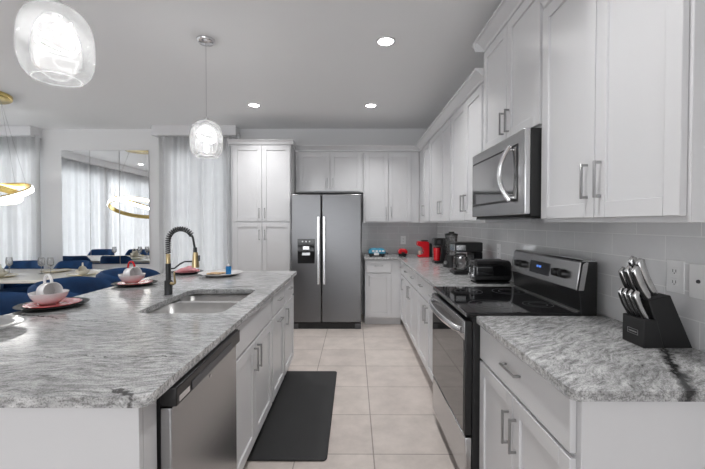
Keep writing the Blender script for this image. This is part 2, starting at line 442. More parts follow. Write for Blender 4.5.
curtain('curtain', 'Y', -5.68, -4.62, 5.46, 'pale sheer curtain hanging left of the wall mirror by the dining table', 'sheer curtains', waves=9, seed=3)
curtain('curtain', 'Y', -2.86, -1.66, 5.46, 'pale sheer curtain between the wall mirror and the white pantry', 'sheer curtains', waves=10, seed=5)
curtain('curtain', 'X', 0.0, 5.30, -5.69, 'long sheer curtain wall seen reflected in the wall mirror', 'sheer curtains', waves=34, seed=8)

# ------------------------------------------------------------------ wall mirror
mt = thing('wall_mirror', 'frameless three-panel mirror on the dining wall between two curtains', 'mirror', (-3.72, BY, 0.75))
mx = [-4.375, -3.945, -3.505, -3.06]
for a, b_ in zip(mx, mx[1:]):
    MB().box(a + .002, b_ - .002, BY - .016, BY - .001, 0.755, 2.455).build('mirror_panel', 'mirror', mt, bevel=0.003, segs=1)

# ------------------------------------------------------------------ cabinets
def pull(T, u, v, ln, vertical=True, par=None, w0=0.0, name='handle'):
    b = MB(T); h = ln / 2; t = 0.0036; out = w0 + 0.03
    if vertical:
        b.box(u - t, u + t, v - h, v + h, out - .010, out)
        for s_ in (-1, 1): b.box(u - t, u + t, v + s_ * (h - .006) - .005, v + s_ * (h - .006) + .005, w0 + .0002, out - .0101)
    else:
        b.box(u - h, u + h, v - t, v + t, out - .010, out)
        for s_ in (-1, 1): b.box(u + s_ * (h - .006) - .005, u + s_ * (h - .006) + .005, v - t, v + t, w0 + .0002, out - .0101)
    return b.build(name, 'nickel', par, bevel=0.0015, segs=1)
def shaker(T, u0, u1, v0, v1, par, name='door', fr=0.057):
    b = MB(T); th = 0.020; dp = 0.009
    b.box(u0, u0 + fr, v0, v1, 0.0005, th); b.box(u1 - fr, u1, v0, v1, 0.0005, th)
    b.box(u0 + fr, u1 - fr, v0, v0 + fr, 0.0005, th); b.box(u0 + fr, u1 - fr, v1 - fr, v1, 0.0005, th)
    b.box(u0 + fr, u1 - fr, v0 + fr, v1 - fr, 0.0005, th - dp)
    return b.build(name, 'cabinet_white', par, bevel=0.002, segs=2)
def slab(T, u0, u1, v0, v1, par, name='drawer'):
    return MB(T).box(u0, u1, v0, v1, 0.0005, 0.020).build(name, 'cabinet_white', par, bevel=0.003, segs=2)
def cabinet(label, side, plane, u0, u1, z0, z1, depth, doors=(), drawers=(), toe=0.0, cat='cabinet', name='base_cabinet', group=None, open_top=None):
    """doors: (u0,u1,v0,v1, handle_u or None, handle_v, vertical); drawers: (u0,u1,v0,v1, handle?)"""
    T = face(side, plane)
    c = T((u0 + u1) / 2, 0, -depth / 2)
    r = thing(name, label, cat, (c[0], c[1], z0 if toe == 0 else 0.0), group)
    if open_top:
        b = MB(T); b.box(u0 + .0008, u1 - .0008, toe, open_top, -depth, 0); b.box(u0 + .0008, u1 - .0008, open_top, z1, -.018, 0)
        b.build('body', 'cabinet_white', r, bevel=0.0015, segs=1)
    else: MB(T).box(u0 + .0008, u1 - .0008, z0 if not toe else toe, z1, -depth, 0).build('body', 'cabinet_white', r, bevel=0.0015, segs=1)
    if toe: MB(T).box(u0 + .001, u1 - .001, 0.0, toe - .0005, -depth, -0.07).build('toe_kick', 'cabinet_white', r)
    for d in doors:
        o = shaker(T, d[0], d[1], d[2], d[3], r)
        if d[4] is not None: pull(T, d[4], d[5], 0.135, d[6], o, 0.020)
    for d in drawers:
        o = slab(T, d[0], d[1], d[2], d[3], r, d[5] if len(d) > 5 else 'drawer')
        if d[4]: pull(T, (d[0] + d[1]) / 2, (d[2] + d[3]) / 2 + .012, 0.135 if d[1] - d[0] > .5 else 0.11, False, o, 0.020)
    return r
GB, GU = 'white base cabinets', 'white wall cabinets'
DT, DB, RT, RB = 0.698, 0.118, 0.868, 0.712         # door and drawer front heights
BF = 0.635
# right run, near the camera
cabinet('white two-door base cabinet with one wide drawer, nearest the camera right of the range', '-X', BF, 1.030, 1.822, 0, CB - .001, RX - BF - .012,
        [(1.052, 1.431, DB, DT, 1.400, 0.56, True), (1.437, 1.810, DB, DT, 1.468, 0.56, True)], [(1.052, 1.810, RB, RT, True)], 0.10, group=GB)
cabinet('white base cabinet with two drawers and two doors beyond the range', '-X', BF, 2.600, 3.62, 0, CB - .001, RX - BF - .012,
        [(2.640, 3.125, DB, DT, 3.085, 0.60, True), (3.132, 3.605, DB, DT, 3.172, 0.60, True)], [(2.640, 3.125, RB, RT, True), (3.132, 3.605, RB, RT, True)], 0.10, group=GB)
cabinet('white base cabinet with two drawers, second beyond the range', '-X', BF, 3.622, 4.575, 0, CB - .001, RX - BF - .012,
        [(3.637, 4.098, DB, DT, 4.058, 0.60, True), (4.105, 4.56, DB, DT, 4.145, 0.60, True)], [(3.637, 4.098, RB, RT, True), (4.105, 4.56, RB, RT, True)], 0.10, group=GB)
cabinet('narrow white corner base cabinet where the two counters meet', '-X', BF, 4.577, BY - .012, 0, CB - .001, RX - BF - .012,
        [(4.59, 4.90, DB, DT, 4.625, 0.60, True)], [(4.59, 4.90, RB, RT, True)], 0.10, group=GB)
cabinet('white base cabinet with one drawer right of the refrigerator', '-Y', 4.955, 0.145, 0.634, 0, CB - .001, BY - 4.955 - .012,
        [(0.165, 0.495, DB, DT, 0.20, 0.60, True)], [(0.165, 0.495, RB, RT, True)], 0.10, group=GB)
# right run, wall cabinets
UF, UD = 0.92, RX - 0.92 - .001
UB, UT = 1.372, 2.37
def upper(label, side, plane, u0, u1, z0, z1, doors, depth=UD):
    return cabinet(label, side, plane, u0, u1, z0, z1, depth, doors, (), 0.0, 'cabinet', 'wall_cabinet', GU)
upper('white two-door wall cabinet nearest the camera, right of the microwave', '-X', UF, 1.018, 1.808, UB, UT + .03,
      [(1.032, 1.398, UB + .018, UT + .01, 1.362, 1.53, True), (1.404, 1.797, UB + .018, UT + .01, 1.440, 1.53, True)])
upper('white two-door wall cabinet directly above the microwave, raised higher', '-X', UF, 1.811, 2.617, 1.835, 2.56,
      [(1.824, 2.209, 1.853, 2.545, 2.174, 1.965, True), (2.215, 2.605, 1.853, 2.545, 2.250, 1.965, True)])
upper('white two-door wall cabinet just beyond the microwave', '-X', UF, 2.620, 3.49, UB, UT,
      [(2.645, 3.028, UB + .018, UT - .02, 2.990, 1.53, True), (3.034, 3.465, UB + .018, UT - .02, 3.072, 1.53, True)])
upper('white two-door wall cabinet above the coffee makers', '-X', UF, 3.492, 4.45, UB, UT,
      [(3.515, 3.866, UB + .018, UT - .02, 3.825, 1.53, True), (3.872, 4.43, UB + .018, UT - .02, 3.912, 1.53, True)])
upper('white single-door corner wall cabinet at the end of the right wall', '-X', UF, 4.452, BY - .001, UB, UT,
      [(4.475, 4.86, UB + .018, UT - .02, 4.80, 1.53, True)])
upper('white two-door wall cabinet on the back wall right of the refrigerator', '-Y', 5.24, 0.13, 0.917, UB, UT,
      [(0.160, 0.478, UB + .018, UT - .02, 0.445, 1.53, True), (0.484, 0.80, UB + .018, UT - .02, 0.517, 1.53, True)], BY - 5.24 - .001)
upper('short white two-door wall cabinet above the refrigerator', '-Y', 5.24, -0.825, 0.128, 1.80, UT,
      [(-0.77, -0.338, 1.818, UT - .02, -0.375, 1.93, True), (-0.332, 0.100, 1.818, UT - .02, -0.295, 1.93, True)], BY - 5.24 - .001)
# pantry
PF = 4.93
cabinet('tall white four-door pantry cabinet left of the refrigerator', '-Y', PF, -1.625, -0.832, 0, 2.40, BY - PF - .001,
        [(-1.595, -1.218, 1.395, 2.385, -1.252, 1.50, True), (-1.212, -0.845, 1.395, 2.385, -1.178, 1.50, True),
         (-1.595, -1.218, 0.12, 1.375, -1.252, 1.215, True), (-1.212, -0.845, 0.12, 1.375, -1.178, 1.215, True)], (), 0.10, 'cabinet', 'pantry_cabinet')
# crown mouldings, continuous along each run
def crown(name, along, a, b_, plane, z0, h=0.08, pr=0.075, side='-X'):
    prof = [(0.03, 0), (0.0, 0), (-.012, .004), (-.016, .02), (-pr * .55, h * .55), (-pr * .8, h * .78), (-pr, h * .82), (-pr, h), (0.03, h)]
    f = (lambda u, v, w: (plane + u, w, z0 + v)) if along == 'Y' else (lambda u, v, w: (w, plane + u, z0 + v))
    struct(name, MB().prism(prof, f, a, b_), 'cabinet_white')
crown('trim_4', 'Y', 2.620, 5.172, UF - .001, UT + .001)
crown('trim_5', 'Y', 1.018, 1.808, UF - .001, UT + .031)
crown('trim_6', 'Y', 1.811, 2.617, UF - .001, 2.561)
def crown_end(name, y, zb):      # short returns at the far end of the raised cabinet
    prof = [(0.0, 0), (.012, .004), (.016, .02), (.041, .044), (.06, .062), (.075, .066), (.075, .08), (0.0, .08)]
    struct(name, MB().prism(prof, lambda u, v, w: (w, y + u, zb + v), UF - .075, RX - .002), 'cabinet_white')
crown_end('trim_7', 2.6175, 2.561)
crown('trim_8', 'X', -0.825, 0.918, 5.239, UT + .001)
crown('trim_9', 'X', -1.66, -0.80, PF - .001, 2.401, 0.07, 0.035)
struct('trim_10', MB().box(-0.829, -0.80, PF + .03, 5.16, 2.40, 2.471), 'cabinet_white', bevel=.01)

# ------------------------------------------------------------------ island
IX0, IX1, IY0, IY1 = -1.735, -0.542, 0.965, 3.53
IF = -0.585
cabinet('white sink base cabinet with two doors under the island sink', '+X', IF, 1.722, 2.560, 0, CB - .001, 0.0001 + 0.35,
        [(1.735, 2.117, DB, DT, 2.085, 0.60, True), (2.123, 2.545, DB, DT, 2.155, 0.60, True)], [(1.735, 2.545, RB, RT, False, 'false_front')], 0.10, group=GB, open_top=0.66)
cabinet('white island pull-out cabinet with drawer and horizontal door handle', '+X', IF, 2.563, 3.005, 0, CB - .001, 0.35,
        [(2.575, 2.992, DB, DT, 2.784, 0.645, False)], [(2.575, 2.992, RB, RT, True)], 0.10, group=GB)
cabinet('white island cabinet with drawer and vertical door handle at the refrigerator end', '+X', IF, 3.008, 3.48, 0, CB - .001, 0.35,
        [(3.02, 3.465, DB, DT, 3.055, 0.60, True)], [(3.02, 3.465, RB, RT, True)], 0.10, group=GB)
# plain panelled carcase behind the fronts
isl = thing('kitchen_island', 'white panelled kitchen island carcase under the grey granite top', 'island', (-1.0, 2.2, 0))
ib = MB(); ib.box(-1.40, -0.937, 1.0205, 3.48, 0.0, 0.62)
ib.build('body', 'cabinet_white', isl)
MB().box(-1.40, -0.585, 1.000, 1.020, 0.0, CB - .001).build('end_panel', 'cabinet_white', isl, bevel=0.002)
MB().box(-0.72, -0.585, 1.0205, 1.09, 0.10, CB - .001).build('filler_strip', 'cabinet_white', isl)
MB().box(-1.42, -1.4005, 1.000, 3.48, 0.0, CB - .001).build('back_panel', 'cabinet_white', isl, bevel=0.002)

# slab with a rounded outline and an undermount cut-out
def rounded(x0, x1, y0, y1, rad, n=6):
    pts = []
    for cx, cy, a0 in ((x1 - rad, y1 - rad, 0), (x0 + rad, y1 - rad, 90), (x0 + rad, y0 + rad, 180), (x1 - rad, y0 + rad, 270)):
        for k in range(n + 1):
            a = R(a0 + 90 * k / n); pts.append((cx + rad * math.cos(a), cy + rad * math.sin(a)))
    return pts
def slab_with_hole(name, outer, hole, z0, z1, material, bevel=0.006):
    bm = bmesh.new()
    def loop(pts):
        vs = [bm.verts.new((x, y, z1)) for x, y in pts]
        return [bm.edges.new((vs[i], vs[(i + 1) % len(vs)])) for i in range(len(vs))]
    es = loop(outer)
    for h in hole: es += loop(h)
    bmesh.ops.triangle_fill(bm, edges=es, use_beauty=True)
    bmesh.ops.recalc_face_normals(bm, faces=bm.faces)
    if bm.faces[:] and sum(f.normal.z for f in bm.faces) < 0: bmesh.ops.reverse_faces(bm, faces=bm.faces)
    ext = bmesh.ops.extrude_face_region(bm, geom=bm.faces[:])
    bmesh.ops.translate(bm, verts=[g for g in ext['geom'] if isinstance(g, bmesh.types.BMVert)], vec=(0, 0, z0 - z1))
    bmesh.ops.recalc_face_normals(bm, faces=bm.faces)
    me = bpy.data.meshes.new(name); bm.to_mesh(me); bm.free(); me.materials.append(M[material])
    o = bpy.data.objects.new(name, me); C.objects.link(o)
    q = o.modifiers.new('bevel', 'BEVEL'); q.width = bevel; q.segments = 3; q.limit_method = 'ANGLE'; q.angle_limit = R(50)
    return o
SX0, SX1, SY0, SY1 = -1.115, -0.665, 1.865, 2.550
SYM = 2.30
tag(slab_with_hole('island_countertop', rounded(IX0, IX1, IY0, IY1, 0.03), [rounded(SX0, SX1, SY0, SY1, 0.07)], CB, CT, 'granite_island'),
    'grey and white streaked granite top of the kitchen island', 'countertop', 'granite countertops')
tag(slab_with_hole('countertop', rounded(0.595, RX - .011, 1.006, 1.822, 0.022), [], CB, CT, 'granite_right'),
    'short granite countertop carrying the knife block, nearest on the right', 'countertop', 'granite countertops')
Lp = [(0.595, 2.598), (RX - .011, 2.598), (RX - .011, BY - .011), (0.135, BY - .011), (0.135, 4.915), (0.56, 4.915), (0.595, 4.88)]
tag(slab_with_hole('countertop', Lp, [], CB, CT, 'granite_far'),
    'L-shaped granite countertop beyond the range with the toaster and coffee makers', 'countertop', 'granite countertops')

# sink
sk = thing('kitchen_sink', 'undermount double bowl stainless steel sink in the island top', 'sink', (-0.87, 2.23, 0.69))
def bowl(y0, y1, deep):
    out = rounded(SX0 - .004, SX1 + .004, y0, y1, 0.07, 8); inn = rounded(SX0 + .025, SX1 - .025, y0 + .03, y1 - .03, 0.06, 8)
    n = len(out); zt = CB - .002; zb = CB - deep
    rings = [[(x, y, zt) for x, y in out], [(x, y, zb + .03) for x, y in [(a * .85 + c * .15, b * .85 + d * .15) for (a, b), (c, d) in zip(out, inn)]], [(x, y, zb) for x, y in inn]]
    vs = sum(rings, []); fs = []
    for k in range(2):
        for i in range(n): fs.append((k * n + i, k * n + (i + 1) % n, (k + 1) * n + (i + 1) % n, (k + 1) * n + i))
    fs.append(tuple(range(2 * n, 3 * n)))
    o = MB().add(vs, fs).build('bowl', 'sink_steel', sk, smooth=True, solid=0.002)
    cx, cy = (SX0 + SX1) / 2, (y0 + y1) / 2
    MB().lathe([(0.0, zb + .003), (.035, zb + .003), (.045, zb + .005), (.045, zb + .002)], (cx, cy, 0), 24).build('drain', 'steel_bright', o, smooth=True)
bowl(SY0 - .004, SYM - .024, 0.20); bowl(SYM + .024, SY1 + .004, 0.20)
MB().box(SX0 + .01, SX1 - .01, SYM - .024, SYM + .024, CB - .05, CB - .006).build('divider', 'divider_steel', sk, bevel=.004)

# ------------------------------------------------------------------ dishwasher
dw = thing('dishwasher', 'stainless steel dishwasher with black control strip in the island', 'dishwasher', (-0.75, 1.40, 0))
DY0, DY1 = 1.097, 1.712
MB().box(-0.93, -0.58, DY0 + .004, DY1 - .004, 0.02, CB - .004).build('body', 'black_matte', dw)
MB().box(-0.5795, -0.545, DY0, DY1, 0.115, 0.818).build('door', 'steel', dw, bevel=0.004)
cp = MB().box(-0.5795, -0.528, DY0, DY1, 0.8215, 0.880).build('control_panel', 'black_plastic', dw, bevel=0.004)
hd = MB(); hd.box(-0.5275, -0.5245, DY0 + .10, DY1 - .12, 0.828, 0.856)
hd.build('handle_pocket', 'dark_grey', cp, bevel=0.001, segs=1)
MB().box(-0.5275, -0.5255, DY0 + .012, DY0 + .085, 0.832, 0.850).build('button_strip', 'steel_bright', cp)
MB(lambda u, v, w: (-.5445 + w, u, v)).lathe([(0, 0), (.006, 0), (.006, .0015), (0, .0015)], (1.40, .79, 0), 16).build('badge', 'steel_bright', dw)
MB().box(-0.5795, -0.565, DY0 + .01, DY1 - .01, 0.0, 0.112).build('toe_kick', 'black_matte', dw)

# ------------------------------------------------------------------ faucet
fa = thing('faucet', 'black and brass spring-neck kitchen faucet beside the island sink', 'faucet', (-1.183, 2.36, CT))
fx, fy = -1.183, 2.36
MB().lathe([(0, CT + .0003), (.024, CT + .0003), (.024, CT + .088), (.020, CT + .092), (.016, CT + .094), (.016, CT + .198), (0, CT + .198)], (fx, fy, 0), 28).build('column', 'faucet_black', fa, smooth=True)
MB().lathe([(0, CT + .1985), (.0135, CT + .1985), (.0135, CT + .256), (.011, CT + .26), (0, CT + .26)], (fx, fy, 0), 24).build('collar', 'brass', fa, smooth=True)
path = []
ax, az, rad = 0.081, CT + .338, 0.081
for k in range(11): path.append((fx, fy, CT + .26 + (az - CT - .26) * k / 10))
for k in range(1, 31):
    a = PI - (PI - R(12)) * k / 30; path.append((fx + ax + rad * math.cos(a), fy, az + rad * math.sin(a)))
e = Vector(path[-1])
for k in range(1, 9): path.append((e.x + .012 * k / 8, fy, e.z - .075 * k / 8))
MB().tube(path[:38], 0.0062, 10).build('hose_sleeve', 'nickel', fa, smooth=True)
MB().tube(path[37:], 0.0068, 10).build('hose', 'faucet_black', fa, smooth=True)
# spring coil around the hose
sp_pts = []; L0 = path[:38]; turns = 22
for i in range(turns * 10):
    t = i / (turns * 10 - 1) * (len(L0) - 1); j = min(int(t), len(L0) - 2); f_ = t - j
    p = Vector(L0[j]).lerp(Vector(L0[j + 1]), f_); tg = (Vector(L0[j + 1]) - Vector(L0[j])).normalized()
    s_ = Vector((0, 1, 0)); u_ = tg.cross(s_)
    a = 2 * PI * i / 10; sp_pts.append(p + s_ * (.0135 * math.cos(a)) + u_ * (.0135 * math.sin(a)))
MB().tube(sp_pts, 0.0040, 6).build('spring', 'faucet_black', fa, smooth=True)
e = Vector(path[-1])
MB().lathe([(0, 0), (.0115, 0), (.0115, -.03), (0, -.03)], (e.x, fy, e.z + .02), 20).build('hose_ferrule', 'faucet_black', fa, smooth=True)
sh = MB().lathe([(0, -.01), (.014, -.01), (.017, -.03), (.021, -.08), (.023, -.098), (.023, -.106), (0, -.106)], (e.x + .002, fy, e.z), 24).build('spray_head', 'brass', fa, smooth=True)
MB().box(e.x + .0185, e.x + .030, fy - .006, fy + .006, e.z - .065, e.z - .03).build('spray_button', 'dark_grey', sh, bevel=.002)
arm = [(fx + .015, fy, CT + .165), (fx + .04, fy, CT + .168), (fx + .075, fy, CT + .195), (fx + .105, fy, CT + .21), (e.x - .012, fy, CT + .212)]
MB().tube(arm, 0.005, 10).build('support_arm', 'faucet_black', fa, smooth=True)
MB().tube([(fx + .02, fy - .01, CT + .075), (fx + .04, fy - .015, CT + .07), (fx + .052, fy - .02, CT + .075), (fx + .048, fy - .02, CT + .15)], .006, 10, radii=[.009, .009, .007, .004]).build('lever', 'brass', fa, smooth=True)

# ------------------------------------------------------------------ refrigerator
fr = thing('refrigerator', 'stainless steel side-by-side refrigerator with ice dispenser', 'refrigerator', (-0.355, 5.1, 0))
FX0, FX1, FS, FD = -0.808, 0.096, -0.418, 4.775
MB().box(FX0 + .006, FX1 - .006, FD + .075, BY - .05, 0.02, 1.735).build('body', 'dark_grey', fr, bevel=.004)
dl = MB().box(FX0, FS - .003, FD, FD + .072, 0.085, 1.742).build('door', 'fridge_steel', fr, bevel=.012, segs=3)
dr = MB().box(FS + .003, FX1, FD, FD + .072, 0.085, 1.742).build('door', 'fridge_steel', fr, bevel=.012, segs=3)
def fhandle(x, par):
    b = MB(); b.box(x - .017, x + .017, FD - .055, FD - .035, 0.585, 1.455)
    for z in (0.61, 1.43): b.box(x - .014, x + .014, FD - .0345, FD - .0005, z - .02, z + .02)
    b.build('handle', 'steel_bright', par, bevel=.006)
fhandle(FS - .035, dl); fhandle(FS + .038, dr)
ds = MB().box(-0.725, -0.505, FD - .008, FD - .0005, 0.85, 1.165).build('dispenser', 'black_gloss', fr, bevel=.006)
db = MB(); db.box(-0.665, -0.565, FD - .012, FD - .0085, 0.955, 0.99); db.build('ice_lever', 'steel_bright', ds)
MB().box(-0.655, -0.575, FD - .012, FD - .0085, 1.03, 1.07).build('display', 'steel_bright', ds)
db = MB()
for x in (-.66, -.615, -.57): db.box(x - .008, x + .008, FD - .0095, FD - .0085, 1.125, 1.14)
db.build('button', 'nickel', ds)
MB().box(FX0 + .02, FX1 - .02, FD + .02, FD + .07, 0.0, 0.078).build('grille', 'black_matte', fr)
for x0 in (FX0 + .004, FX1 - .084): MB().box(x0, x0 + .08, FD - .002, FD + .06, 0.004, 0.07).build('foot_cover', 'dark_grey', fr, bevel=.004)

# ------------------------------------------------------------------ range
rg = thing('range', 'stainless and black electric range with glass cooktop and back panel', 'stove', (0.9, 2.2, 0))
GY0, GY1, GX = 1.828, 2.592, 0.585
T = face('-X', GX)
MB().box(GX + .001, 1.196, GY0, GY1, 0.03, 0.905).build('body', 'black_matte', rg)
for yy in (GY0 + .05, GY1 - .05):
    for xx in (GX + .06, 1.17): MB().cyl((xx, yy, 0), (xx, yy, .0295), .018).build('foot', 'black_plastic', rg, smooth=True)
ck = MB().box(GX - .03, 1.117, GY0, GY1, 0.906, 0.928).build('cooktop', 'black_gloss', rg, bevel=.005)
MB().box(GX - .033, GX - .0305, GY0 + .002, GY1 - .002, 0.908, 0.926).build('front_trim', 'range_steel', ck)
def ring(b, cx, cy, r): b.lathe([(r, .9282), (r + .0025, .9282), (r + .0025, .9288), (r, .9288), (r, .9282)], (cx, cy, 0), 40)
for cx, cy, r in ((.74, 2.02, .11), (.74, 2.40, .085), (1.0, 2.02, .075), (1.0, 2.40, .10)):
    b = MB(); ring(b, cx, cy, r); ring(b, cx, cy, r * .62); b.build('burner_ring', 'dark_grey', rg)
od = MB(T); od.box(GY0 + .002, GY1 - .002, 0.315, 0.885, 0.0, 0.036)
od = od.build('oven_door', 'black_plastic', rg, bevel=.004)
MB(T).box(GY0 + .004, GY1 - .004, 0.79, 0.883, 0.0362, 0.040).build('door_trim', 'range_steel', od, bevel=.001)
MB(T).box(GY0 + .02, GY1 - .02, 0.33, 0.788, 0.0362, 0.0395).build('window', 'oven_window', od)
hp = []
for k in range(17):
    t = k / 16; y = GY0 + .03 + (GY1 - GY0 - .06) * t
    hp.append((GX - .045 - .045 * math.sin(PI * t) ** .45, y, 0.835))
MB().tube(hp, .016, 12, flat=(1.1, .8)).build('handle', 'steel_bright', od, smooth=True)
MB(T).box(GY0 + .002, GY1 - .002, 0.075, 0.303, 0.0, 0.034).build('storage_drawer', 'range_steel', rg, bevel=.005)
MB(T).box(GY0 + .01, GY1 - .01, 0.031, 0.07, -0.05, -0.001).build('kick_plate', 'black_matte', rg)
# back guard: black curved foot and tilted stainless panel
BK = lambda u, v, w: (u, w, v)
MB().prism([(1.118, .906), (1.118, .93), (1.110, 1.00), (1.102, 1.035), (1.122, 1.165), (1.137, 1.178), (1.196, 1.178), (1.196, .906)], BK, GY0, GY1).build('back_guard', 'black_plastic', rg, bevel=.003)
nx = Vector((1.135 - 1.155, 0, 0))
def pan(y, s, out):    # a point on the tilted stainless panel
    return (1.100 + .020 * s - out, y, 1.037 + .131 * s + out * .15)
bp_ = MB(pan).box(GY0 + .001, GY1 - .001, 0.0, 1.07, 0.0, 0.008).build('control_panel', 'range_steel', rg, bevel=.004)
MB().prism([(1.118, 1.1785), (1.128, 1.186), (1.185, 1.186), (1.196, 1.1785)], BK, GY0, GY1).build('top_cap', 'range_steel', rg, bevel=.002)
MB().prism([(1.103, 1.038), (1.123, 1.167), (1.138, 1.177), (1.150, 1.177), (1.128, 1.038)], BK, GY0 - .0035, GY0 - .0003).build('end_cap', 'range_steel', rg)
MB(pan).box(2.095, 2.325, .24, .78, .0082, .0105).build('display', 'display_panel', bp_)
MB().box(1.1085, 1.1165, GY0 + .01, GY1 - .01, 0.9285, 0.937).build('rear_trim', 'nickel', rg)
b = MB(pan)
for k, y in enumerate((2.195, 2.207, 2.224, 2.236)): b.box(y - .004, y + .004, .52, .62, .0106, .0112)
b.build('clock_digits', 'display_blue', bp_)
for y in (1.945, 2.015, 2.405, 2.475):
    o = Vector(pan(y, .5, .0082)); d = (Vector(pan(y, .5, 1)) - Vector(pan(y, .5, 0))).normalized()
    b = MB(); b.lathe([(0, 0), (.025, 0), (.023, .004), (.020, .027), (.018, .029), (0, .029)], o, 24, d.to_track_quat('Z', 'Y').to_matrix())
    kn = b.build('knob', 'black_plastic', rg, smooth=True)
    q = o + d * .0295; MB().box(q.x - .006, q.x + .000, y - .0035, y + .0035, q.z - .018, q.z + .018).build('grip', 'black_plastic', kn, bevel=.002)

# ------------------------------------------------------------------ microwave
mw = thing('microwave', 'stainless over-the-range microwave with curved handle', 'microwave', (1.04, 2.2, 1.405))
WY0, WY1, WX = 1.810, 2.612, 0.826
MB().box(WX + .032, RX - .012, WY0, WY1, 1.402, 1.832).build('body', 'black_matte', mw, bevel=.003)
T = face('-X', WX + .0315)
dm = MB(T).box(WY0, WY1, 1.412, 1.832, 0.0, 0.030).build('door', 'range_steel', mw, bevel=.006, segs=3)
MB(T).box(WY0 + .075, WY1 - .018, 1.482, 1.772, 0.0302, 0.0322).build('bezel', 'black_plastic', dm, bevel=.001)
MB(T).box(WY0 + .090, WY1 - .030, 1.494, 1.760, 0.0324, 0.0340).build('window', 'microwave_window', dm)
hp = []
for k in range(25):
    t = k / 24 * 2 - 1
    hp.append((WX - .014 - .034 * (1 - t * t), WY0 + .135 + .055 * (1 - t * t), 1.627 + .142 * t))
MB().tube(hp, .013, 12, flat=(1, 1)).build('handle', 'steel_bright', dm, smooth=True)
b = MB()
for k in range(2): b.cyl((WX - .0032, WY0 + .140, 1.502 + .25 * k), (WX - .014, WY0 + .140, 1.502 + .25 * k), .007)
b.build('handle_post', 'steel_bright', dm, smooth=True)
MB().box(WX + .02, RX - .10, WY0 + .03, WY1 - .03, 1.393, 1.4015).build('vent_grille', 'black_plastic', mw)

# ------------------------------------------------------------------ outlets
def outlet(name, T, u, v, label, kind='duplex'):
    c = T(u, v, 0); r = thing(name, label, 'outlet', c, 'wall plates')
    MB(T).box(u - .039, u + .039, v - .062, v + .062, .0008, .006).build('plate', 'outlet_white', r, bevel=.002)
    if kind == 'duplex':
        for dv in (-.021, .021):
            so = MB(T).box(u - .016, u + .016, v + dv - .014, v + dv + .014, .0062, .0085).build('socket', 'outlet_white', r, bevel=.003)
            b = MB(T); b.box(u - .008, u - .0055, v + dv - .005, v + dv + .006, .0086, .0089); b.box(u + .0055, u + .008, v + dv - .005, v + dv + .006, .0086, .0089)
            b.box(u - .002, u + .002, v + dv - .011, v + dv - .007, .0086, .0089); b.build('slot', 'dark_grey', so)
    else:
        q = MB(T); q.lathe([(0, .0062), (.007, .0062), (.006, .011), (0, .011)], (u, v, 0), 16); q.build('jack', 'dark_grey', r)
TR = face('-X', RX - .010); TBk = face('-Y', BY - .010)
outlet('electrical_outlet', TR, 1.432, 1.165, 'white double outlet just above the knife block')
outlet('wall_plate', TR, 1.333, 1.160, 'white wall plate with one dark round jack, by the right edge of the picture', 'jack')
outlet('electrical_outlet', TR, 3.18, 1.13, 'white outlet behind the black toaster on the right wall')
outlet('electrical_outlet', TBk, 0.735, 1.115, 'white outlet on the back wall above the small red appliance')

# ------------------------------------------------------------------ knife block
kb = thing('knife_block', 'black angled knife block on the near right countertop', 'knife block', (1.14, 1.42, CT))
KY0, KY1 = 1.348, 1.456
PX = lambda u, v, w: (u, w, v)
z = CT + .0005
MB().prism([(1.052, z), (1.128, z), (1.100, 1.018), (1.052, 1.018)], PX, KY0, KY1).build('front_block', 'black_matte', kb, bevel=.003)
MB().prism([(1.1295, z), (1.232, z), (1.148, 1.108), (1.068, 1.088)], PX, KY0 + .001, KY1 - .001).build('main_block', 'black_matte', kb, bevel=.003)
b = MB()
for (y0, y1, z0, z1) in ((1.375, 1.427, .972, .9735), (1.375, 1.427, .9535, .955), (1.375, 1.3765, .955, .972), (1.4255, 1.427, .955, .972)): b.box(1.0505, 1.0519, y0, y1, z0, z1)
b.box(1.0505, 1.0519, 1.382, 1.420, .961, .9655)
b.build('maker_plate', 'nickel', kb)
def knife(p, d, ln, r, label, pose):
    d = Vector(d).normalized(); p = Vector(p)
    k = thing('knife', label, 'knife', p, 'knives in the block')
    s_ = Vector((0, 1, 0)); u_ = d.cross(s_).normalized()
    pts = [p - d * .03 + d * (ln + .03) * t for t in (0, .2, .42, .6, .8, .93, 1.0)]
    pts = [q + u_ * (.006 * math.sin(PI * min(1, max(0, ((q - p).length) / ln))) - (.010 if i == 6 else 0)) for i, q in enumerate(pts)]
    MB().tube(pts, r, 12, radii=[r * .5, r * .85, r, r * 1.02, r * 1.1, r * 1.15, r * .7], flat=(1.25, .7)).build('handle', 'knife_steel', k, smooth=True)
    bl = MB(); n = u_ * (r * .9)
    pts2 = [q + n for q in pts[1:6]]
    bl.tube(pts2, r * .55, 8).build('tang', 'black_plastic', k, smooth=True)
dn = (-.42, 0, .91)
nm = ['nearest of the four steak knife handles', 'second nearest of the four steak knife handles', 'third nearest of the four steak knife handles', 'farthest of the four steak knife handles']
for i, y in enumerate((1.364, 1.389, 1.414, 1.439)):
    knife((1.076, y, 1.0195), dn, .105, .0095, nm[i] + ' in the lower front of the block', 0)
rows = [((1.083, 1.366, 1.0935), .125, 'large knife handle, nearest of the three in the middle row of the block'),
        ((1.083, 1.402, 1.0935), .120, 'large knife handle, central one of the three in the middle row of the block'),
        ((1.083, 1.438, 1.0935), .110, 'large knife handle, farthest of the three in the middle row of the block'),
        ((1.122, 1.385, 1.1015), .145, 'long knife handle, nearer of the two at the back of the block'),
        ((1.122, 1.421, 1.1015), .150, 'long knife handle, farther of the two at the back of the block')]
for p, ln, lb in rows: knife(p, dn, ln, .012, lb, 0)

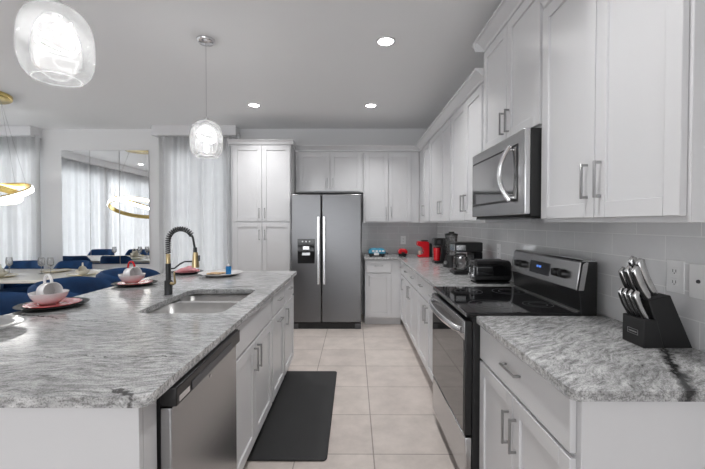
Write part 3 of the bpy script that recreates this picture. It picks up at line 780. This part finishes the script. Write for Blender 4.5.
# ------------------------------------------------------------------ countertop appliances
# toaster
to = thing('toaster', 'black rounded two-slot toaster just beyond the range', 'toaster', (1.02, 2.86, CT))
prof = rounded(2.775, 2.945, CT + .012, CT + .172, .05, 8)
MB().prism(prof, lambda u, v, w: (w, u, v), 0.905, 1.185).build('body', 'black_gloss', to, bevel=.02, segs=4)
MB().box(.92, 1.17, 2.79, 2.93, CT + .0005, CT + .0118).build('base', 'black_plastic', to)
for y in (2.825, 2.885): MB().box(.945, 1.145, y, y + .03, CT + .1715, CT + .1745).build('slot', 'dark_grey', to)
for y in (2.83, 2.89):
    MB().box(.888, .9045, y - .014, y + .014, CT + .115, CT + .13).build('lever', 'black_plastic', to, bevel=.003)
    MB().cyl((.9045, y, CT + .055), (.892, y, CT + .055), .014).build('dial', 'steel_bright', to, smooth=True)
for y in (2.81, 2.91): MB().box(.902, .9048, y - .004, y + .004, CT + .05, CT + .13).build('chrome_strip', 'steel_bright', to)

# drip coffee maker with glass carafe
cm = thing('coffee_maker', 'black drip coffee maker with a glass carafe behind the toaster', 'coffee maker', (1.02, 3.36, CT))
MB().box(.885, 1.135, 3.27, 3.45, CT + .0005, CT + .035).build('base', 'black_plastic', cm, bevel=.008)
MB().box(1.045, 1.135, 3.275, 3.445, CT + .036, CT + .20).build('water_tank', 'black_gloss', cm, bevel=.008)
MB().box(.89, 1.135, 3.272, 3.448, CT + .2005, CT + .285).build('brew_head', 'black_plastic', cm, bevel=.01)
MB().box(.9, .985, 3.2695, 3.2715, CT + .215, CT + .26).build('control_panel', 'steel_bright', cm)
MB().box(.887, .8895, 3.29, 3.43, CT + .21, CT + .265).build('front_panel', 'steel_bright', cm)
cf = MB().lathe([(0, CT + .037), (.055, CT + .037), (.068, CT + .07), (.066, CT + .12), (.05, CT + .155), (.05, CT + .165)], (.963, 3.36, 0), 28).build('carafe', 'jug_glass', cm, smooth=True)
MB().lathe([(.0, CT + .183), (.05, CT + .18), (.052, CT + .166), (0, CT + .166)], (.963, 3.36, 0), 28).build('carafe_lid', 'black_plastic', cf, smooth=True)
MB().tube([(.925, 3.315, CT + .16), (.90, 3.285, CT + .155), (.893, 3.278, CT + .11), (.91, 3.298, CT + .07)], .007, 10).build('carafe_handle', 'black_plastic', cf, smooth=True)
MB().lathe([(.0505, CT + .145), (.062, CT + .143), (.062, CT + .152), (.0505, CT + .155), (.0505, CT + .145)], (.963, 3.36, 0), 28).build('carafe_band', 'steel_bright', cf, smooth=True)

# blender
bl = thing('blender', 'countertop blender with clear jar and black lid behind the coffee maker', 'blender', (1.01, 3.86, CT))
MB().lathe([(0, CT + .0005), (.082, CT + .0005), (.082, CT + .02), (.070, CT + .06), (.055, CT + .125), (0, CT + .125)], (1.01, 3.86, 0), 28).build('motor_base', 'black_plastic', bl, smooth=True)
MB().lathe([(0, CT + .126), (.046, CT + .126), (.050, CT + .15), (.064, CT + .325), (.062, CT + .325), (.047, CT + .155), (0, CT + .152)], (1.01, 3.86, 0), 28).build('jar', 'jug_glass', bl, smooth=True)
MB().lathe([(0, CT + .326), (.067, CT + .326), (.067, CT + .345), (.03, CT + .352), (.028, CT + .366), (0, CT + .366)], (1.01, 3.86, 0), 28).build('lid', 'black_plastic', bl, smooth=True)
MB().tube([(.952, 3.83, CT + .30), (.925, 3.815, CT + .29), (.922, 3.813, CT + .20), (.955, 3.83, CT + .18)], .008, 8).build('handle', 'black_plastic', bl, smooth=True)
MB().cyl((.945, 3.81, CT + .055), (.93, 3.80, CT + .05), .018).build('dial', 'nickel', bl, smooth=True)

# single-serve machine, black and red
MACHINE_DX = 0.035
_shift = lambda x, y, z: (x + MACHINE_DX, y, z)
ss = thing('coffee_machine', 'black and red coffee machine left of the blender', 'coffee maker', (.985, 4.25, CT))
MB(_shift).box(.87, 1.04, 4.17, 4.33, CT + .0005, CT + .03).build('base', 'black_plastic', ss, bevel=.006)
MB(_shift).box(.945, 1.04, 4.172, 4.328, CT + .0305, CT + .20).build('column', 'black_plastic', ss, bevel=.008)
MB(_shift).box(.868, 1.04, 4.17, 4.33, CT + .2005, CT + .285).build('brew_head', 'black_plastic', ss, bevel=.012)
rp = MB(_shift).lathe([(0, CT + .031), (.034, CT + .031), (.038, CT + .14), (.038, CT + .175), (0, CT + .175)], (.906, 4.23, 0), 24).build('jug', 'red_gloss', ss, smooth=True)
MB(_shift).lathe([(0, CT + .1755), (.036, CT + .1755), (.032, CT + .185), (0, CT + .185)], (.906, 4.23, 0), 24).build('jug_lid', 'black_plastic', rp, smooth=True)
MB(_shift).box(.9, .935, 4.1675, 4.1695, CT + .225, CT + .262).build('badge', 'dark_grey', ss)

# red coffee machine
rm = thing('coffee_machine', 'red coffee machine with rounded top in the counter corner', 'coffee maker', (.92, 5.0, CT))
rp_ = [(.855, CT + .0005), (1.0, CT + .0005), (1.0, CT + .19), (.985, CT + .208), (.86, CT + .212), (.845, CT + .20), (.845, CT + .155), (.905, CT + .135), (.925, CT + .09), (.925, CT + .05), (.905, CT + .033), (.855, CT + .033)]
MB().prism(rp_, PX, 4.93, 5.07).build('body', 'red_gloss', rm, bevel=.008, segs=3)
MB().box(.905, .985, 4.945, 5.055, CT + .2125, CT + .226).build('lid', 'black_plastic', rm, bevel=.004)
MB().box(1.0005, 1.04, 4.94, 5.06, CT + .0005, CT + .185).build('water_tank', 'black_plastic', rm, bevel=.006)
MB().lathe([(0, CT + .034), (.018, CT + .034), (.022, CT + .085), (.019, CT + .085), (.0, CT + .04)], (.886, 5.0, 0), 18).build('cup', 'cream_china', rm, smooth=True)

# small red and blue rounded appliances
def rounded_appliance(name, label, x0, x1, y0, y1, h, lid, extra):
    cx, cy = (x0 + x1) / 2, (y0 + y1) / 2
    r = thing(name, label, 'small appliance', (cx, cy, CT))
    MB().box(x0 + .01, x1 - .01, y0 + .008, y1 - .008, CT + .012, CT + h * .38).build('base', 'black_plastic', r, bevel=.012, segs=3)
    MB().prism([(x0, CT + h * .385), (x1, CT + h * .385), (x1, CT + h * .7), (x1 - .022, CT + h * .95), (x1 - .04, CT + h), (x0 + .04, CT + h), (x0 + .022, CT + h * .95), (x0, CT + h * .7)], PX, y0, y1).build('lid', lid, r, bevel=.012, segs=3)
    for xx in (x0 + .035, x1 - .035):
        for yy in (y0 + .03, y1 - .03): MB().cyl((xx, yy, CT + .0004), (xx, yy, CT + .0119), .014).build('foot', 'black_plastic', r, smooth=True)
    extra(r, x0, x1, y0, y1, h)
def red_extra(r, x0, x1, y0, y1, h):
    MB().box((x0 + x1) / 2 - .022, (x0 + x1) / 2 + .022, y0 - .02, y0 - .0005, CT + h * .42, CT + h * .58).build('handle', 'black_plastic', r, bevel=.005)
def blue_extra(r, x0, x1, y0, y1, h):
    MB().box(x0 + .075, x1 - .09, y0 - .006, y0 - .0005, CT + .022, CT + h * .52).build('front_panel', 'porcelain', r, bevel=.002)
    b = MB()
    for k in range(4): b.box(x0 + .05 + .045 * k, x0 + .08 + .045 * k, y0 - .003, y0 - .0004, CT + h * .6, CT + h * .8)
    b.build('window_strip', 'porcelain', r, bevel=.001)
    MB().tube([(x1 - .002, cy_ := (y0 + y1) / 2, CT + h * .42), (x1 + .02, cy_, CT + h * .42), (x1 + .042, cy_, CT + h * .3)], .013, 10).build('handle', 'dark_grey', r, smooth=True)
rounded_appliance('waffle_maker', 'small red domed appliance on the back counter', .60, .725, 5.02, 5.17, .108, 'red_gloss', red_extra)
rounded_appliance('sandwich_maker', 'blue and white rounded appliance on the back counter beside the refrigerator', .195, .425, 5.0, 5.17, .112, 'teal_plastic', blue_extra)

# ------------------------------------------------------------------ floor mat
mp_ = rounded(-0.654, -0.155, 2.11, 3.39, .025, 4)
fm = MB().prism(mp_, lambda u, v, w: (u, v, w), 0.0008, 0.014).build('floor_mat', 'mat_rubber', bevel=.008, segs=2)
tag(fm, 'black anti-fatigue floor mat lying along the island', 'mat')

# ------------------------------------------------------------------ tableware on the island
def plate_prof(r, z, h=.018):
    return [(0, z + .0005), (r * .62, z + .0005), (r * .98, z + h - .003), (r, z + h), (r * .97, z + h + .001), (r * .62, z + .0065), (0, z + .0055)]
def plate(name, label, c, r, z, material, group, h=.018):
    o = MB().lathe(plate_prof(r, z, h), (c[0], c[1], 0), 44).build(name, material, None, smooth=True)
    return tag(o, label, 'plate', group)
def bowl_(label, c, r, z, h, material, group):
    o = MB().lathe([(0, z + .0004), (r * .48, z + .0004), (r * .72, z + h * .28), (r * .92, z + h * .65), (r, z + h), (r * .965, z + h), (r * .88, z + h * .65), (r * .66, z + h * .3), (0, z + h * .12)], (c[0], c[1], 0), 36).build('bowl', material, None, smooth=True)
    return tag(o, label, 'bowl', group)
def mug(label, c, ang, material, hmat, group, rr=.042, ln=.088, tilt=14):
    """a mug lying on its side, mouth turned to ang, handle up"""
    d = Vector((math.cos(R(ang)) * math.cos(R(tilt)), math.sin(R(ang)) * math.cos(R(tilt)), math.sin(R(tilt))))
    c = Vector(c); ax = d.to_track_quat('Z', 'Y').to_matrix()
    m_ = thing('mug', label, 'mug', c, group)
    MB().lathe([(0, -ln / 2), (rr * .8, -ln / 2), (rr, -ln * .35), (rr, ln / 2), (rr * .92, ln / 2), (rr * .9, -ln * .38), (0, -ln * .42)], c, 32, ax).build('cup', material, m_, smooth=True)
    s_ = Vector((0, 0, 1)); s_ = (s_ - d * s_.dot(d)).normalized()
    pts = [c + d * (ln * .42 * math.cos(PI * k / 10)) + s_ * (rr * .94 + rr * math.sin(PI * k / 10)) for k in range(11)]
    MB().tube(pts, .0068, 10).build('handle', hmat, m_, smooth=True)
settings = [(-1.645, 2.02, 'red_china', 'porcelain', 'nearest the camera', .165), (-1.615, 2.73, 'red_china', 'red_gloss', 'beside the faucet', .15), (-1.515, 3.36, 'pink_cloth', 'porcelain', 'at the far end of the island', .14)]
for i, (x, y, inner, hm, where, r) in enumerate(settings):
    z = CT
    plate('charger_plate', 'wide black-rimmed plate on the island, ' + where, (x, y), r, z, 'plate_black', 'black plates along the island')
    plate('side_plate', 'red and pink plate lying on the black plate, ' + where, (x + .002, y), r * .78, z + .009, inner, 'red plates along the island', .012)
    if i < 2:
        bowl_('white bowl holding a mug on the red plate, ' + where, (x - .022, y), .089, z + .0175, .062, 'porcelain', 'white bowls along the island')
        mug('white mug with %s handle in a bowl on the island, %s' % ('red' if i else 'white', where), (x - .022, y, z + .084), -28, 'porcelain', hm, 'mugs in bowls on the island', .046, .096, 8)
    else:
        # folded napkin
        vs = []; fs = []
        for a in range(9):
            for b2 in range(9):
                u, v = a / 8 - .5, b2 / 8 - .5
                vs.append((x + .012 + .15 * u, y + .13 * v, z + .031 + .034 * max(0, math.cos(PI * u)) * max(0, math.cos(PI * v)) + .006 * math.sin(9 * u + 4 * v)))
        for a in range(8):
            for b2 in range(8): q = a * 9 + b2; fs.append((q, q + 1, q + 10, q + 9))
        o = MB().add(vs, fs).build('napkin', 'pink_cloth', None, smooth=True, solid=.004)
        tag(o, 'pink folded napkin on the plate behind the faucet', 'napkin')
plate('serving_plate', 'large white plate with biscuits near the far end of the island', (-1.165, 3.24), .185, CT, 'porcelain', None, .026)
for k, (dx, dy, a) in enumerate(((-.075, .01, 20), (-.03, -.04, -35), (-.015, .045, 70))):
    c_ = Vector((-1.165 + dx, 3.24 + dy, CT + .008 + .011 * (k == 1)))
    o = MB().prism(rounded(-.05, .05, -.03, .03, .02, 4), lambda u, v, w, c_=c_, a=a: (c_.x + u * math.cos(R(a)) - v * math.sin(R(a)), c_.y + u * math.sin(R(a)) + v * math.cos(R(a)), c_.z + w), 0, .010).build('biscuit', 'biscuit', None, bevel=.003)
    tag(o, ('tan biscuit at the left of the white plate', 'tan biscuit resting on top at the middle of the white plate', 'tan biscuit at the back of the white plate')[k], 'biscuit', 'biscuits on the white plate')
bt = thing('bottle', 'small blue bottle with a white cap on the white plate', 'bottle', (-1.095, 3.235, CT + .007))
MB().lathe([(0, CT + .0075), (.023, CT + .0075), (.023, CT + .072), (.018, CT + .08), (0, CT + .08)], (-1.095, 3.235, 0), 24).build('body', 'blue_label', bt, smooth=True)
MB().lathe([(0, CT + .0805), (.014, CT + .0805), (.013, CT + .103), (0, CT + .103)], (-1.095, 3.235, 0), 20).build('cap', 'porcelain', bt, smooth=True)
gp = MB().lathe([(0, CT + .0006), (.085, CT + .0006), (.150, CT + .024), (.155, CT + .027), (.150, CT + .029), (.085, CT + .007), (0, CT + .006)], (-1.585, 1.56, 0), 48).build('glass_plate', 'plate_glass', None, smooth=True)
tag(gp, 'shiny clear glass plate at the left edge of the island', 'plate')

# ------------------------------------------------------------------ bar stools
def make_stool(loc, label, group):
    cx, cy = loc
    r = thing('bar_stool', label, 'stool', (cx, cy, 0), group)
    MB().prism(rounded(cx - .20, cx + .23, cy - .215, cy + .215, .10, 6), lambda u, v, w: (u, v, w), .56, .65).build('seat', 'velvet_blue', r, bevel=.03, segs=4)
    # wrap-around back: thick curved shell, arms dipping to the front
    n = 28; vs = []; fs = []; prof = [(0, 0), (.06, 0), (.075, .5), (.062, .93), (.03, 1.0), (0, .93), (-.004, .5)]
    m_ = len(prof)
    for i in range(n + 1):
        a = R(52 + (308 - 52) * i / n); k = abs(a - PI) / R(128)
        ztop = .948 - .06 * max(0, (k - .35) / .65) ** 1.6; zb = .565
        ri = .205 if abs(math.cos(a)) > 0 else .205
        th = 1.0 - .25 * k ** 3
        for d, h in prof:
            rad = ri + d * th
            vs.append((cx + rad * math.cos(a) * 1.0, cy + rad * math.sin(a) * 1.12, zb + (ztop - zb) * h))
    for i in range(n):
        for j in range(m_): fs.append((i * m_ + j, i * m_ + (j + 1) % m_, (i + 1) * m_ + (j + 1) % m_, (i + 1) * m_ + j))
    fs += [tuple(range(m_)), tuple(range(n * m_, (n + 1) * m_))[::-1]]
    MB().add(vs, fs).build('backrest', 'velvet_blue', r, smooth=True)
    for sx in (-1, 1):
        for sy in (-1, 1): MB().cyl((cx + .015 + sx * .15, cy + sy * .15, .5595), (cx + .015 + sx * .20, cy + sy * .20, 0.0), .016, .011, 14).build('leg', 'black_matte', r, smooth=True)
    q = [(cx + .015 + sx * .183, cy + sy * .183, .22) for sx, sy in ((1, 1), (-1, 1), (-1, -1), (1, -1))]
    b = MB()
    for i in range(4): b.cyl(q[i], q[(i + 1) % 4], .008, None, 10)
    b.build('footrest', 'black_matte', r, smooth=True)
    return r
st0 = make_stool((-2.0, 3.35), 'blue velvet stool at the far end of the island, behind the red-handled mug', 'blue velvet stools along the island')
dup(st0, (-2.04, 2.73, 0), R(3), 'blue velvet stool at the middle of the island, behind the bowl nearest the camera', 'blue velvet stools along the island')
dup(st0, (-2.02, 2.06, 0), 0, 'blue velvet stool at the near end of the island, cut by the picture edge', 'blue velvet stools along the island')

# ------------------------------------------------------------------ dining table and chairs
dt = thing('dining_table', 'oval cream dining table under the ring chandelier', 'table', (-4.22, 4.50, 0))
op = []
for k in range(56):
    a = 2 * PI * k / 56; e_ = 2 / 3.2
    op.append((-4.22 + 1.24 * math.copysign(abs(math.cos(a)) ** e_, math.cos(a)), 4.50 + .52 * math.copysign(abs(math.sin(a)) ** e_, math.sin(a))))
MB().prism(op, lambda u, v, w: (u, v, w), .715, .75).build('tabletop', 'table_white', dt, bevel=.008, segs=2)
for x in (-4.75, -3.5):
    MB().lathe([(0, 0), (.24, 0), (.24, .02), (.10, .05), (.075, .12), (.075, .60), (.14, .7145), (0, .7145)], (x, 4.50, 0), 28).build('pedestal', 'black_matte', dt, smooth=True)
def make_chair(loc, rot, label, group):
    r = thing('dining_chair', label, 'chair', (0, 0, 0), group)
    MB().prism(rounded(-.235, .235, -.23, .23, .08, 6), lambda u, v, w: (u, v, w), .39, .48).build('seat', 'velvet_blue', r, bevel=.03, segs=4)
    n = 24; vs = []; fs = []; prof = [(0, 0), (.055, 0), (.065, .5), (.055, .94), (.027, 1.0), (0, .94)]
    m_ = len(prof)
    for i in range(n + 1):
        a = R(-10 - 160 * i / n); k = abs(i / n - .5) * 2
        ztop = .845 - .16 * max(0, (k - .62) / .38) ** 2; zb = .40
        for d, h in prof: vs.append(((.225 + d) * math.cos(a), (.195 + d) * math.sin(a), zb + (ztop - zb) * h))
    for i in range(n):
        for j in range(m_): fs.append((i * m_ + j, i * m_ + (j + 1) % m_, (i + 1) * m_ + (j + 1) % m_, (i + 1) * m_ + j))
    fs += [tuple(range(m_)), tuple(range(n * m_, (n + 1) * m_))[::-1]]
    MB().add(vs, fs).build('backrest', 'velvet_blue', r, smooth=True)
    for sx in (-1, 1):
        for sy in (-1, 1): MB().cyl((sx * .17, sy * .16, .3895), (sx * .20, sy * .20, 0), .017, .010, 14).build('leg', 'black_matte', r, smooth=True)
    r.location = (*loc, 0); r.rotation_euler = (0, 0, rot)
    return r
ch0 = make_chair((-4.54, 4.99), PI, 'blue velvet dining chair on the far side of the table, left of the wine glasses', 'blue velvet dining chairs')
dup(ch0, (-3.86, 4.99, 0), PI, 'blue velvet dining chair beyond the table, just left of the mirror edge', 'blue velvet dining chairs')
dup(ch0, (-5.02, 3.84, 0), 0, 'blue velvet dining chair shown at the left in the mirror reflection', 'blue velvet dining chairs')
dup(ch0, (-4.28, 3.84, 0), 0, 'blue velvet dining chair shown at the right in the mirror reflection', 'blue velvet dining chairs')

GD = ' on the dining table'
for i, (x, y, w) in enumerate(((-4.06, 4.24, 'at left picture edge'), (-3.80, 4.72, 'beside the glasses'), (-3.24, 4.42, 'at its right end'))):
    zt = .75
    pl = thing('dinner_plate', 'cream plate with a thin gold rim' + GD + ', ' + w, 'plate', (x, y, zt), 'cream plates on the dining table')
    MB().lathe(plate_prof(.155, zt, .016), (x, y, 0), 40).build('dish', 'cream_china', pl, smooth=True)
    MB().lathe([(.1552, zt + .0145), (.158, zt + .0155), (.158, zt + .018), (.1552, zt + .0185), (.1552, zt + .0145)], (x, y, 0), 40).build('rim', 'gold', pl, smooth=True)
    if i != 1:
        bowl_('cream bowl holding a mug' + GD + ', ' + w, (x, y), .075, zt + .0075, .052, 'cream_china', 'cream bowls on the dining table')
        mug('cream mug lying in a bowl' + GD + ', ' + w, (x, y, zt + .070), -60, 'cream_china', 'cream_china', 'cream mugs on the dining table', .038, .078, 8)
def wine(x, y, label):
    zt = .7503
    g = thing('wine_glass', label, 'glass', (x, y, zt), 'glasses on the dining table')
    MB().lathe([(0, zt + .09), (.015, zt + .092), (.033, zt + .115), (.036, zt + .15), (.030, zt + .20), (.0285, zt + .20), (.034, zt + .15), (.031, zt + .117), (0, zt + .096)], (x, y, 0), 24).build('cup', 'stem_glass', g, smooth=True)
    MB().lathe([(0, zt), (.034, zt), (.03, zt + .003), (.005, zt + .008), (.0035, zt + .05), (.006, zt + .0895), (0, zt + .0895)], (x, y, 0), 20).build('stem', 'stem_glass', g, smooth=True)
wine(-3.69, 4.50, 'clear wine glass on the dining table, right one of the pair by the cream plate')
wine(-3.81, 4.51, 'clear wine glass on the dining table, left one of the pair by the cream plate')
wine(-4.24, 4.55, 'clear wine glass on the dining table at the left picture edge')

# ------------------------------------------------------------------ ring chandelier
cl = thing('ring_chandelier', 'gold double-ring chandelier with white light bands over the dining table', 'chandelier', (-4.05, 4.0, CZ))
MB().lathe([(0, CZ - .0005), (.29, CZ - .0005), (.29, CZ - .035), (.28, CZ - .045), (0, CZ - .045)], (-4.05, 4.0, 0), 40).build('canopy', 'gold', cl, smooth=True)
def lring(c, rad, mtx, name):
    n = 72; vs = []; fs = []; vg = []; fg = []
    prof = [(-.012, -.036), (.006, -.036), (.006, .036), (-.012, .036)]
    pg = [(.0065, -.030), (.014, -.024), (.014, .018), (.0065, .022)]
    for P, V_, F_ in ((prof, vs, fs), (pg, vg, fg)):
        for i in range(n):
            a = 2 * PI * i / n
            for d, h in P: V_.append(Vector(c) + mtx @ Vector(((rad + d) * math.cos(a), (rad + d) * math.sin(a), h)))
        for i in range(n):
            for j in range(4): F_.append((i * 4 + j, i * 4 + (j + 1) % 4, ((i + 1) % n) * 4 + (j + 1) % 4, ((i + 1) % n) * 4 + j))
    o = MB().add(vs, fs).build('ring', 'gold', cl, smooth=True)
    MB().add(vg, fg).build('light_band', 'ring_glow', o, smooth=True)
m1 = Matrix.Rotation(R(19), 3, 'X') @ Matrix.Rotation(R(-2), 3, 'Y'); m2 = Matrix.Rotation(R(17), 3, 'Y') @ Matrix.Rotation(R(6), 3, 'X')
lring((-4.11, 4.0, 1.655), .50, m1, 'ring'); lring((-4.14, 4.0, 1.72), .42, m2, 'ring')
for k, (c_, rad, mt_) in enumerate((((-4.11, 4.0, 1.655), .50, m1), ((-4.14, 4.0, 1.72), .42, m2))):
    for a in (20, 140, 260):
        p = Vector(c_) + mt_ @ Vector((rad * .99 * math.cos(R(a)), rad * .99 * math.sin(R(a)), .037))
        MB().cyl(p, (-4.05 + .2 * math.cos(R(a)), 4.0 + .2 * math.sin(R(a)), CZ - .0455), .0012, None, 6).build('cable', 'nickel', cl)

# ------------------------------------------------------------------ pendants over the island
def pendant(x, y, zc, label, rot):
    p = thing('pendant_light', label, 'pendant lamp', (x, y, CZ), 'glass globe pendants over the island')
    MB().lathe([(0, CZ - .0005), (.068, CZ - .0005), (.068, CZ - .012), (.055, CZ - .028), (.012, CZ - .034), (0, CZ - .034)], (x, y, 0), 32).build('canopy', 'steel_bright', p, smooth=True)
    MB().cyl((x, y, CZ - .034), (x, y, zc + .15), .003, None, 8).build('rod', 'steel_bright', p)
    out = [(.010, zc + .137), (.045, zc + .133), (.078, zc + .118), (.101, zc + .092), (.115, zc + .055), (.121, zc + .010), (.122, zc - .035), (.117, zc - .080), (.106, zc - .113), (.090, zc - .132), (.078, zc - .137)]
    inn = [(r - .004, z - (.003 if z > zc else 0)) for r, z in out[::-1]]
    MB().lathe(out + inn, (x, y, 0), 48).build('globe', 'globe_glass', p, smooth=True)
    MB().lathe([(.074, zc - .1395), (.078, zc - .1415), (.082, zc - .1395), (.078, zc - .1375), (.074, zc - .1395)], (x, y, 0), 48).build('rim', 'plate_glass', p, smooth=True)
    MB().lathe([(0, zc + .16), (.016, zc + .16), (.016, zc + .1), (.008, zc + .09), (0, zc + .09)], (x, y, 0), 20).build('socket', 'steel_bright', p, smooth=True)
    pts = []
    for k in range(81):
        t = k / 80; a = 2 * PI * 1.9 * t + rot
        rr = .052 + .014 * math.sin(PI * t)
        pts.append((x + rr * math.cos(a), y + rr * math.sin(a), zc + .085 - .13 * t + .022 * math.sin(a * 1.5)))
    MB().tube(pts, .0042, 10, flat=(1.2, .6)).build('light_coil', 'led_glow', p, smooth=True)
    l = bpy.data.lights.new('pendant_lamp', 'POINT'); l.energy = 1.4; l.shadow_soft_size = .02; l.color = (1, 1, 1)
    lo = bpy.data.objects.new('pendant_lamp', l); C.objects.link(lo); lo.parent = p; lo.location = (0, 0, zc - .01 - CZ)
pendant(-1.12, 1.41, 2.050, 'large clear glass globe pendant with a glowing coil, nearest the camera', 0.6)
pendant(-1.135, 2.87, 2.020, 'clear glass globe pendant hanging in front of the curtain, beyond the faucet', 2.1)

# ------------------------------------------------------------------ recessed ceiling lights
def recessed(x, y, label):
    r = thing('recessed_light', label, 'ceiling light', (x, y, CZ), 'recessed ceiling lights')
    MB().lathe([(.058, CZ - .0005), (.078, CZ - .0005), (.078, CZ - .004), (.060, CZ - .007), (.058, CZ - .0005)], (x, y, 0), 32).build('trim_ring', 'trim_white', r, smooth=True)
    MB().lathe([(0, CZ - .0008), (.0575, CZ - .0008), (.0575, CZ - .003), (0, CZ - .003)], (x, y, 0), 32).build('lens', 'lamp_glow', r)
    l = bpy.data.lights.new('recessed_lamp', 'AREA'); l.shape = 'DISK'; l.size = .11; l.energy = RECESSED_W; l.spread = R(115); l.color = (1, 1, 1)
    o = bpy.data.objects.new('recessed_lamp', l); C.objects.link(o); o.parent = r; o.location = (0, 0, -.012)
recessed(.245, 2.90, 'bright recessed ceiling light nearest the camera, above the aisle')
recessed(-1.19, 4.45, 'recessed ceiling light left of centre, in front of the pantry')
recessed(.20, 4.47, 'recessed ceiling light in front of the refrigerator, at the end of the aisle')
recessed(-5.1, 2.2, 'recessed ceiling light seen reflected in the wall mirror')
recessed(.245, 1.15, 'added unseen recessed light above the camera side of the aisle')  # this and the next three are unseen lamps, added for more light
recessed(-2.9, 1.2, 'added unseen recessed light on the camera side of the dining area')
recessed(-2.6, -1.6, 'added unseen recessed light behind the camera, towards the dining side')
recessed(-.3, -1.6, 'added unseen recessed light behind the camera, on the kitchen side')
